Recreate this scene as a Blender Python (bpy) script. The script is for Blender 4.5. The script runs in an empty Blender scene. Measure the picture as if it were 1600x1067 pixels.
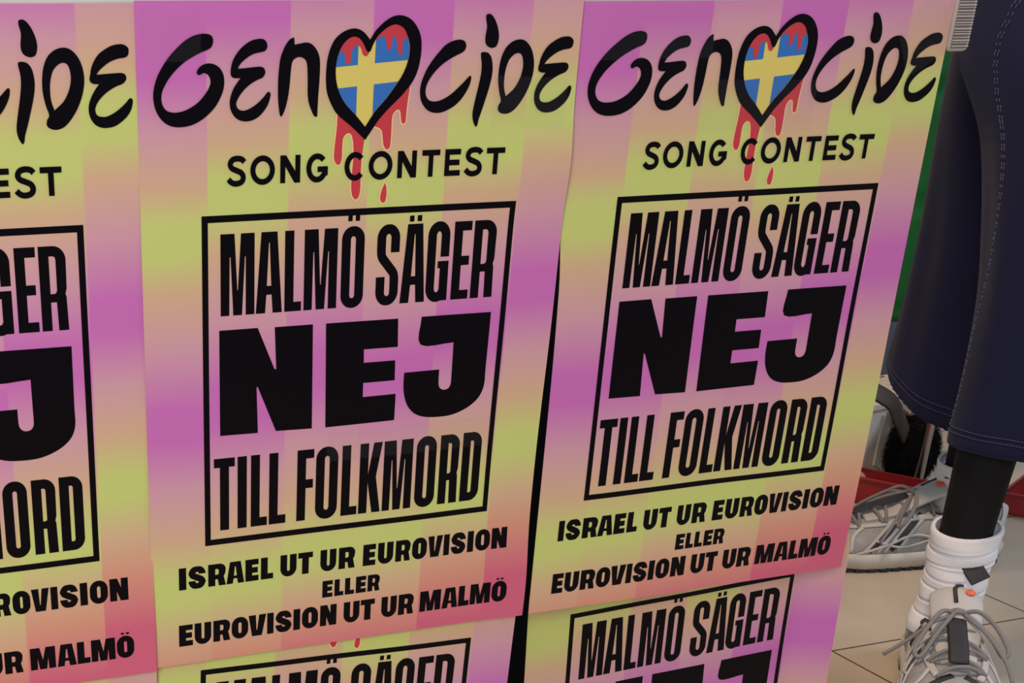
import bpy, bmesh, math, random
from mathutils import Vector, Matrix, noise
from mathutils.geometry import tessellate_polygon

sc = bpy.context.scene
col = sc.collection
random.seed(4)
PI = math.pi

# ------------------------------------------------------------------ camera
cam_d = bpy.data.cameras.new('camera')
cam = bpy.data.objects.new('camera', cam_d)
col.objects.link(cam)
PITCH, ROLL, YAW = 0.469042, -0.0090902, -0.333167
cy, sy = math.cos(YAW), math.sin(YAW)
cp, sp = math.cos(PITCH), math.sin(PITCH)
cr, sr = math.cos(ROLL), math.sin(ROLL)
Rz = Matrix(((cy, -sy, 0), (sy, cy, 0), (0, 0, 1)))
fw = Vector((0, cp, -sp)); up = Vector((0, sp, cp)); rt = Vector((1, 0, 0))
r2 = cr * rt + sr * up
u2 = -sr * rt + cr * up
M = Rz @ Matrix((r2, u2, -fw)).transposed()
cam.matrix_world = Matrix.Translation((-0.25317, -0.86768, 0.71282)) @ M.to_4x4()
cam_d.sensor_fit = 'HORIZONTAL'
cam_d.sensor_width = 36.0
cam_d.lens = 2182.19 / 1600 * 36
cam_d.shift_x = (800 - 340.69) / 1600          # the photograph is a crop of a wider frame
cam_d.shift_y = (1136.91 - 533.5) / 1600
cam_d.clip_start = 0.02
sc.camera = cam

# ------------------------------------------------------------------ light and exposure
w = bpy.data.worlds.new('room_light'); sc.world = w; w.use_nodes = True
bg = w.node_tree.nodes['Background']
bg.inputs[0].default_value = (0.90, 0.93, 1.0, 1); bg.inputs[1].default_value = 0.30

def area(name, loc, target, size, power, color):
    l = bpy.data.lights.new(name, 'AREA'); l.size = size; l.energy = power; l.color = color
    o = bpy.data.objects.new(name, l); col.objects.link(o)
    o.location = loc
    o.rotation_euler = (Vector(target) - Vector(loc)).to_track_quat('-Z', 'Y').to_euler()
    return o
area('hall_lamp', (-1.3, -2.0, 1.35), (0.15, 0.0, 0.4), 1.0, 45, (1.0, 0.96, 0.96))
area('ceiling_lamp', (0.30, 0.42, 2.6), (1.0, 0.35, 0.0), 0.35, 34, (1.0, 0.68, 0.42))
area('window_daylight', (3.2, -0.6, 2.2), (1.3, 0.4, 0.3), 1.2, 34, (0.76, 0.86, 1.0))

vs = sc.view_settings
sc.display_settings.display_device = 'sRGB'
vs.view_transform = 'Standard'; vs.look = 'None'; vs.gamma = 1.0; vs.use_curve_mapping = False
vs.exposure = 0.0

# ------------------------------------------------------------------ helpers
def lin(c):
    return tuple((x / 255 / 12.92) if x / 255 <= 0.04045 else ((x / 255 + 0.055) / 1.055) ** 2.4 for x in c) + (1,)

def mat(name, rgb, rough=0.6, spec=0.5, metal=0.0, bump=None, vary=None, sheen=0.0, coat=0.0):
    m = bpy.data.materials.new(name); m.use_nodes = True
    nt = m.node_tree; b = nt.nodes['Principled BSDF']
    b.inputs['Base Color'].default_value = lin(rgb)
    b.inputs['Roughness'].default_value = rough
    b.inputs['Specular IOR Level'].default_value = spec
    b.inputs['Metallic'].default_value = metal
    b.inputs['Sheen Weight'].default_value = sheen
    b.inputs['Coat Weight'].default_value = coat
    tc = nt.nodes.new('ShaderNodeTexCoord')
    if vary:
        n = nt.nodes.new('ShaderNodeTexNoise'); n.inputs['Scale'].default_value = vary[0]; n.inputs['Detail'].default_value = 4
        r = nt.nodes.new('ShaderNodeValToRGB')
        r.color_ramp.elements[0].position = 0.3; r.color_ramp.elements[1].position = 0.7
        r.color_ramp.elements[0].color = lin(rgb); r.color_ramp.elements[1].color = lin(vary[1])
        nt.links.new(tc.outputs['Object'], n.inputs['Vector'])
        nt.links.new(n.outputs['Fac'], r.inputs['Fac'])
        nt.links.new(r.outputs['Color'], b.inputs['Base Color'])
    if bump:
        n2 = nt.nodes.new('ShaderNodeTexNoise'); n2.inputs['Scale'].default_value = bump[0]; n2.inputs['Detail'].default_value = 5
        bp = nt.nodes.new('ShaderNodeBump'); bp.inputs['Strength'].default_value = bump[1]; bp.inputs['Distance'].default_value = bump[2]
        nt.links.new(tc.outputs['Object'], n2.inputs['Vector'])
        nt.links.new(n2.outputs['Fac'], bp.inputs['Height'])
        nt.links.new(bp.outputs['Normal'], b.inputs['Normal'])
    return m

def mesh_obj(name, verts, faces, m, parent=None, smooth=True, uvs=None):
    me = bpy.data.meshes.new(name)
    me.from_pydata([tuple(v) for v in verts], [], faces)
    me.validate()
    o = bpy.data.objects.new(name, me); col.objects.link(o)
    me.materials.append(m)
    for p in me.polygons: p.use_smooth = smooth
    if parent is not None: o.parent = parent
    return o

def bm_obj(name, bm, m, parent=None, smooth=False):
    bmesh.ops.recalc_face_normals(bm, faces=bm.faces[:])
    me = bpy.data.meshes.new(name); bm.to_mesh(me); bm.free()
    o = bpy.data.objects.new(name, me); col.objects.link(o)
    for mm_ in (m if isinstance(m, (list, tuple)) else [m]): me.materials.append(mm_)
    for p in me.polygons: p.use_smooth = smooth
    if parent is not None: o.parent = parent
    return o

def empty(name, loc, label, cat, group=None):
    o = bpy.data.objects.new(name, None); col.objects.link(o); o.location = loc
    o.empty_display_size = 0.05
    o['label'] = label; o['category'] = cat
    if group: o['group'] = group
    return o

def tag(o, label, cat, group=None):
    o['label'] = label; o['category'] = cat
    if group: o['group'] = group
    return o

def add_box(bm, x0, y0, z0, x1, y1, z1, bevel=0.0, mtx=None):
    r = bmesh.ops.create_cube(bm, size=1.0)
    vsx = r['verts']
    for v in vsx:
        v.co = Vector((x0 + (v.co.x + .5) * (x1 - x0), y0 + (v.co.y + .5) * (y1 - y0), z0 + (v.co.z + .5) * (z1 - z0)))
    if bevel:
        es = list({e for v in vsx for e in v.link_edges})
        rr_ = bmesh.ops.bevel(bm, geom=es, offset=bevel, segments=2, affect='EDGES', profile=0.5)
        vsx = list({v for f in rr_['faces'] for v in f.verts} | {v for v in vsx if v.is_valid})
    if mtx is not None:
        for v in vsx: v.co = mtx @ v.co
    return vsx

def tube_mesh(path, radius, n=10, closed=False, flat=1.0, upv=None):
    """round or flattened tube along a list of points; radius may be a list"""
    P = [Vector(p) for p in path]; N = len(P)
    rad = radius if isinstance(radius, (list, tuple)) else [radius] * N
    verts, faces = [], []
    prev = None
    for i, p in enumerate(P):
        a = P[(i - 1) % N] if (closed or i > 0) else p
        b = P[(i + 1) % N] if (closed or i < N - 1) else p
        t = (b - a).normalized()
        if upv is not None:
            nn = (upv[i] if isinstance(upv, list) else upv)
            nn = (nn - t * nn.dot(t)).normalized()
        else:
            if prev is None:
                h = Vector((0, 0, 1)) if abs(t.z) < 0.9 else Vector((1, 0, 0))
                nn = (h - t * h.dot(t)).normalized()
            else:
                nn = (prev - t * prev.dot(t)).normalized()
        prev = nn
        bb = t.cross(nn)
        for k in range(n):
            ang = 2 * PI * k / n
            verts.append(p + rad[i] * (math.cos(ang) * nn * flat + math.sin(ang) * bb))
    M_ = N if closed else N - 1
    for i in range(M_):
        for k in range(n):
            i2 = (i + 1) % N
            faces.append((i * n + k, i * n + (k + 1) % n, i2 * n + (k + 1) % n, i2 * n + k))
    if not closed:
        faces.append(tuple(range(n))[::-1]); faces.append(tuple((N - 1) * n + k for k in range(n)))
    return verts, faces

class Acc:
    """collects several pieces into ONE mesh"""
    def __init__(s): s.v = []; s.f = []
    def add(s, vf):
        o = len(s.v); s.v += [Vector(q) for q in vf[0]]; s.f += [tuple(i + o for i in f) for f in vf[1]]
        return s
    def obj(s, name, m, parent=None, smooth=True, mtx=None):
        if mtx is not None: s.v = [mtx @ q for q in s.v]
        return mesh_obj(name, s.v, s.f, m, parent, smooth)

def catmull(pts, closed=True, n=6):
    """smooth ring through points; a third entry marks a sharp corner"""
    P = [Vector((p[0], p[1])) for p in pts]; N = len(P); out = []
    sharp = [len(p) > 2 for p in pts]
    for i in range(N if closed else N - 1):
        p1, p2 = P[i], P[(i + 1) % N]
        p0 = P[(i - 1) % N] if (closed or i > 0) else p1
        p3 = P[(i + 2) % N] if (closed or i < N - 2) else p2
        t1 = (p2 - p1) if sharp[i] else (p2 - p0) * 0.5
        t2 = (p2 - p1) if sharp[(i + 1) % N] else (p3 - p1) * 0.5
        L = (p2 - p1).length
        for t in (t1, t2):
            if t.length > 1.3 * L: t *= 1.3 * L / t.length
        for k in range(n):
            s = k / n
            out.append((2*s**3-3*s*s+1)*p1 + (s**3-2*s*s+s)*t1 + (-2*s**3+3*s*s)*p2 + (s**3-s*s)*t2)
    if not closed: out.append(P[-1])
    return out

def smooth3(pts, n=6):
    P = [Vector(p) for p in pts]; out = []
    for i in range(len(P) - 1):
        p1, p2 = P[i], P[i + 1]
        p0 = P[i - 1] if i else p1
        p3 = P[i + 2] if i + 2 < len(P) else p2
        for k in range(n):
            s = k / n
            out.append(0.5 * ((2 * p1) + (p2 - p0) * s + (2*p0 - 5*p1 + 4*p2 - p3) * s*s + (3*p1 - p0 - 3*p2 + p3) * s**3))
    out.append(P[-1]); return out

# ------------------------------------------------------------------ lettering (millimetres; u right, v down)
def arc(cx, cy_, rx, ry, a0, a1, n=10):
    return [Vector((cx + rx * math.cos(a0 + (a1 - a0) * k / n), cy_ + ry * math.sin(a0 + (a1 - a0) * k / n))) for k in range(n + 1)]

def rring(x0, y0, x1, y1, rx, ry=None, corners=(1, 1, 1, 1)):
    """rounded rectangle (y up); corners: bl, br, tr, tl"""
    ry = rx if ry is None else ry
    o = []
    o += arc(x0 + rx, y0 + ry, rx, ry, PI, 1.5 * PI) if corners[0] else [Vector((x0, y0))]
    o += arc(x1 - rx, y0 + ry, rx, ry, 1.5 * PI, 2 * PI) if corners[1] else [Vector((x1, y0))]
    o += arc(x1 - rx, y1 - ry, rx, ry, 0, .5 * PI) if corners[2] else [Vector((x1, y1))]
    o += arc(x0 + rx, y1 - ry, rx, ry, .5 * PI, PI) if corners[3] else [Vector((x0, y1))]
    return o

def V2(*a): return [Vector((a[i], a[i + 1])) for i in range(0, len(a), 2)]

def stroke(path, wd, taper=None):
    P = [Vector(p) for p in path]; L, R_ = [], []
    for i, p in enumerate(P):
        a = P[max(i - 1, 0)]; b = P[min(i + 1, len(P) - 1)]
        t = (b - a).normalized(); n_ = Vector((-t.y, t.x))
        L.append(p + n_ * wd / 2); R_.append(p - n_ * wd / 2)
    return L + R_[::-1]

def glyph(ch, w_, h, s, t):
    """bold grotesque capital: list of shapes, each a list of rings [outer, hole, ...] in a w x h box, y up"""
    ro = min(w_ * .5, h * .5); rox = min(w_ * .48, s * 1.25)
    roy = min(rox * 1.05, h * .4)
    ins = max(w_ - 2 * s, w_ * .12); x_in0 = (w_ - ins) / 2; x_in1 = w_ - x_in0
    rin = ins * .49; riny = min(rin * 1.2, h * .2)
    if ch == 'I': return [[V2(0, 0, w_, 0, w_, h, 0, h)]]
    if ch == 'L': return [[V2(0, 0, w_, 0, w_, t, s, t, s, h, 0, h)]]
    if ch == 'T':
        c = w_ / 2
        return [[V2(c - s/2, 0, c + s/2, 0, c + s/2, h - t, w_, h - t, w_, h, 0, h, 0, h - t, c - s/2, h - t)]]
    if ch == 'F':
        return [[V2(0, 0, s, 0, s, h*.46, w_*.96, h*.46, w_*.96, h*.46 + t, s, h*.46 + t, s, h - t, w_, h - t, w_, h, 0, h)]]
    if ch == 'E':
        m = h * .5
        return [[V2(0, 0, w_, 0, w_, t, s, t, s, m - t/2, w_*.94, m - t/2, w_*.94, m + t/2, s, m + t/2, s, h - t, w_, h - t, w_, h, 0, h)]]
    if ch in 'OÖ':
        g = [[rring(0, -h*.012, w_, h*1.012, rox, roy), rring(x_in0, t*.95, x_in1, h - t*.95, rin, riny)]]
        if ch == 'Ö':
            d = w_ * .19 if h > 30 else w_ * .17
            y0 = h * 1.075; y1 = y0 + (h * .075 if h > 30 else h * .09)
            for c in (w_*.5 - d*.85, w_*.5 + d*.85): g.append([V2(c - d/2, y0, c + d/2, y0, c + d/2, y1, c - d/2, y1)])
        return g
    if ch == 'U':
        return [[[Vector((0, h))] + arc(rox, roy - h*.012, rox, roy, PI, 1.5*PI) + arc(w_ - rox, roy - h*.012, rox, roy, 1.5*PI, 2*PI)
                 + V2(w_, h, x_in1, h) + arc(x_in1 - rin, t*.95 + riny, rin, riny, 0, -.5*PI) + arc(x_in0 + rin, t*.95 + riny, rin, riny, -.5*PI, -PI) + [Vector((x_in0, h))]]]
    if ch == 'D':
        return [[rring(0, 0, w_, h, rox, roy, (0, 1, 1, 0)), rring(s, t, max(w_ - s, s + w_*.12), h - t, rin * .9, riny, (0, 1, 1, 0))]]
    if ch == 'R':
        if h > 30:
            xr = max(w_ - s, s + w_*.12)
            out = V2(0, 0, s, 0, s, h*.34, xr - w_*.03, h*.34, xr, 0, w_, 0, w_*.965, h*.40, w_*.93, h*.435, w_*.985, h*.50) + arc(w_ - rox, h - roy, rox, roy, 0, .5*PI) + V2(0, h)
            return [[out, rring(s, h*.44, xr, h - t, rin * .9, riny, (0, 1, 1, 0))]]
        out = V2(0, 0, w_*.40, 0, w_*.40, h*.30, w_*.54, h*.30, w_*.61, 0, w_, 0, w_*.90, h*.36, w_*.88, h*.42, w_*.96, h*.52) + arc(w_ - w_*.36, h - h*.27, w_*.36, h*.27, 0, .5*PI) + V2(0, h)
        return [[out, rring(w_*.40, h*.51, w_*.60, h*.77, w_*.08, h*.08, (0, 1, 1, 0))]]
    if ch == 'S':
        p = []
        rx = (w_ - s) / 2; ry = max(rx, t * .6) ; x0, x1 = s/2, w_ - s/2
        yt = h + h*.012 - t/2; yb = -h*.012 + t/2
        ry = min(ry * 1.1, (h*.30 - t/2))
        p += [Vector((x1, h*.66))] + arc((x0+x1)/2, yt - ry, rx, ry, 0, PI, 14)
        p += catmull([(x0, h*.70), (x0 + rx*.12, h*.61), (x0 + rx*.7, h*.535), (x1 - rx*.7, h*.465), (x1 - rx*.12, h*.39), (x1, h*.31)], False, 5)
        p += arc((x0+x1)/2, yb + ry, rx, ry, 0, -PI, 14) + [Vector((x0, h*.355))]
        q = [p[0]]
        for v in p[1:]:
            if (v - q[-1]).length > 1e-4 * h: q.append(v)
        # horizontal parts are t thick, upright parts s thick
        L, R_ = [], []
        for i, v in enumerate(q):
            a = q[max(i-1, 0)]; b = q[min(i+1, len(q)-1)]
            tt = (b - a).normalized(); n_ = Vector((-tt.y, tt.x))
            o_ = Vector((n_.x * s/2, n_.y * t/2)) if abs(tt.x*tt.y) < .2 else n_ * (s + t) / 4
            L.append(v + o_); R_.append(v - o_)
        return [[L + R_[::-1]]]
    if ch == 'G':
        rx = (w_ - s) / 2; x0, x1 = s/2, w_ - s/2; yt = h*1.012 - t/2; yb = -h*.012 + t/2
        ry = min(rx * 1.2, h*.3)
        p = [Vector((x1, h*.565))] + arc((x0+x1)/2, yt - ry, rx, ry, 0, PI, 14) + arc((x0+x1)/2, yb + ry, rx, ry, PI, 1.85*PI, 12)
        g = [[stroke(p, s)]]
        g.append([V2(w_ - s, 0, w_, 0, w_, h*.51, w_*.5, h*.51, w_*.5, h*.42, w_ - s, h*.42)])
        return g
    if ch in 'AÄ':
        tw = w_ * .60; a = (w_ - tw) / 2; bw = w_ * .355
        out = V2(0, 0, bw, 0, bw + w_*.045, h*.23, w_ - bw - w_*.045, h*.23, w_ - bw, 0, w_, 0, w_ - a, h, a, h)
        hole = V2(bw + w_*.06, h*.34, w_ - bw - w_*.06, h*.34, w_*.515, h*.87, w_*.485, h*.87)
        if h < 30: hole = V2(w_*.42, h*.36, w_*.58, h*.36, w_*.525, h*.78, w_*.475, h*.78)
        g = [[out, hole]]
        if ch == 'Ä':
            d = w_*.18
            for c in (w_*.5 - d*.85, w_*.5 + d*.85): g.append([V2(c - d/2, h*1.03, c + d/2, h*1.03, c + d/2, h*1.105, c - d/2, h*1.105)])
        return g
    if ch == 'M':
        if h > 30:
            return [[V2(0, 0, w_*.253, 0, w_*.268, h*.72, w_*.292, h*.72, w_*.372, 0, w_*.631, 0, w_*.715, h*.72, w_*.739, h*.72, w_*.742, 0, w_, 0,
                        w_, h, w_*.60, h, w_*.508, h*.31, w_*.492, h*.31, w_*.41, h, 0, h)]]
        return [[V2(0, 0, w_*.27, 0, w_*.29, h*.52, w_*.36, 0, w_*.64, 0, w_*.71, h*.52, w_*.73, 0, w_, 0, w_, h, w_*.62, h, w_*.5, h*.42, w_*.38, h, 0, h)]]
    if ch == 'N':
        return [[V2(0, 0, w_*.38, 0, w_*.38, h*.42, w_*.58, 0, w_, 0, w_, h, w_*.62, h, w_*.62, h*.58, w_*.42, h, 0, h)]]
    if ch == 'K':
        return [[V2(0, 0, s, 0, s, h*.44, w_*.62, 0, w_, 0, w_*.75, h*.515, w_, h, w_*.61, h, s, h*.555, s, h, 0, h)]]
    if ch == 'V':
        return [[V2(w_*.2, 0, w_*.76, 0, w_, h, w_*.6, h, w_*.49, h*.28, w_*.45, h*.28, w_*.41, h, 0, h)]]
    raise KeyError(ch)

def glyph_round(ch, w_, h, s):
    """geometric capital with one even stroke"""
    cx, cy_ = w_/2, h/2; rx, ry = w_/2 - s/2, h/2 - s/2
    E_ = lambda a: Vector((cx + rx*math.cos(a), cy_ + ry*math.sin(a)))
    if ch == 'O':
        return [[arc(cx, cy_, w_/2, h/2, 0, 2*PI, 48)[:-1], arc(cx, cy_, w_/2 - s, h/2 - s, 0, 2*PI, 48)[:-1]]]
    if ch == 'C': return [[stroke([E_(.72 + (2*PI - 1.44)*k/40) for k in range(41)], s)]]
    if ch == 'G':
        return [[stroke([E_(.72 + (2*PI - .85)*k/44) for k in range(45)], s)], [V2(w_*.52, h*.36, w_, h*.36, w_, h*.55, w_*.52, h*.55)], [V2(w_ - s*.95, h*.16, w_, h*.25, w_, h*.5, w_ - s*.95, h*.5)]]
    if ch == 'N':
        return [[V2(0, 0, s, 0, s, h*.6, w_ - s*1.15, 0, w_, 0, w_, h, w_ - s, h, w_ - s, h*.42, s*1.15, h, 0, h)]]
    if ch == 'T': return [[V2(w_/2 - s/2, 0, w_/2 + s/2, 0, w_/2 + s/2, h - s, w_, h - s, w_, h, 0, h, 0, h - s, w_/2 - s/2, h - s)]]
    if ch == 'E': return glyph('E', w_, h, s, s)
    if ch == 'S':
        p = catmull([(w_*.92, h*.80), (w_*.78, h*.895), (w_*.52, h*.925), (w_*.26, h*.875), (w_*.15, h*.73), (w_*.25, h*.60), (w_*.5, h*.52), (w_*.76, h*.43),
                     (w_*.86, h*.28), (w_*.76, h*.13), (w_*.47, h*.075), (w_*.22, h*.12), (w_*.05, h*.235)], False, 5)
        return [[stroke(p, s)]]
    raise KeyError(ch)

def place(shapes, u0, vbase):
    return [[[Vector((u0 + p.x, vbase - p.y)) for p in ring] for ring in sh] for sh in shapes]

def clip_half(ring, p, n_):
    out = []; N = len(ring)
    for i in range(N):
        a, b = ring[i], ring[(i + 1) % N]
        da, db = (a - p).dot(n_), (b - p).dot(n_)
        if da >= 0: out.append(a)
        if (da >= 0) != (db >= 0): out.append(a + (b - a) * (da / (da - db)))
    return out

GU, GV = 9.0, 10.0            # paper grid, mm
def flat_print(shapes):
    """triangulates shapes and cuts them along the paper's grid so they bend with it"""
    bm = bmesh.new()
    for sh in shapes:
        rings = [[Vector((p.x, p.y, 0)) for p in r] for r in sh]
        flat = [p for r in rings for p in r]
        vsx = [bm.verts.new(p) for p in flat]
        for tri in tessellate_polygon(rings):
            if len(set(tri)) == 3:
                try: bm.faces.new([vsx[i] for i in tri])
                except ValueError: pass
    xs = [v.co.x for v in bm.verts]; ys = [v.co.y for v in bm.verts]
    for k in range(int(min(xs) // GU) + 1, int(max(xs) // GU) + 1):
        bmesh.ops.bisect_plane(bm, geom=bm.verts[:] + bm.edges[:] + bm.faces[:], plane_co=(k*GU, 0, 0), plane_no=(1, 0, 0), dist=1e-4)
    for k in range(int(min(ys) // GV) + 1, int(max(ys) // GV) + 1):
        bmesh.ops.bisect_plane(bm, geom=bm.verts[:] + bm.edges[:] + bm.faces[:], plane_co=(0, k*GV, 0), plane_no=(0, 1, 0), dist=1e-4)
    bm.verts.index_update()
    v = [(q.co.x, q.co.y) for q in bm.verts]
    f = []
    for fc in bm.faces:
        idx = [q.index for q in fc.verts]
        a = sum(v[idx[i]][0]*v[idx[(i+1) % len(idx)]][1] - v[idx[(i+1) % len(idx)]][0]*v[idx[i]][1] for i in range(len(idx)))
        f.append(idx if a < 0 else idx[::-1])
    bm.free()
    return v, f

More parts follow.
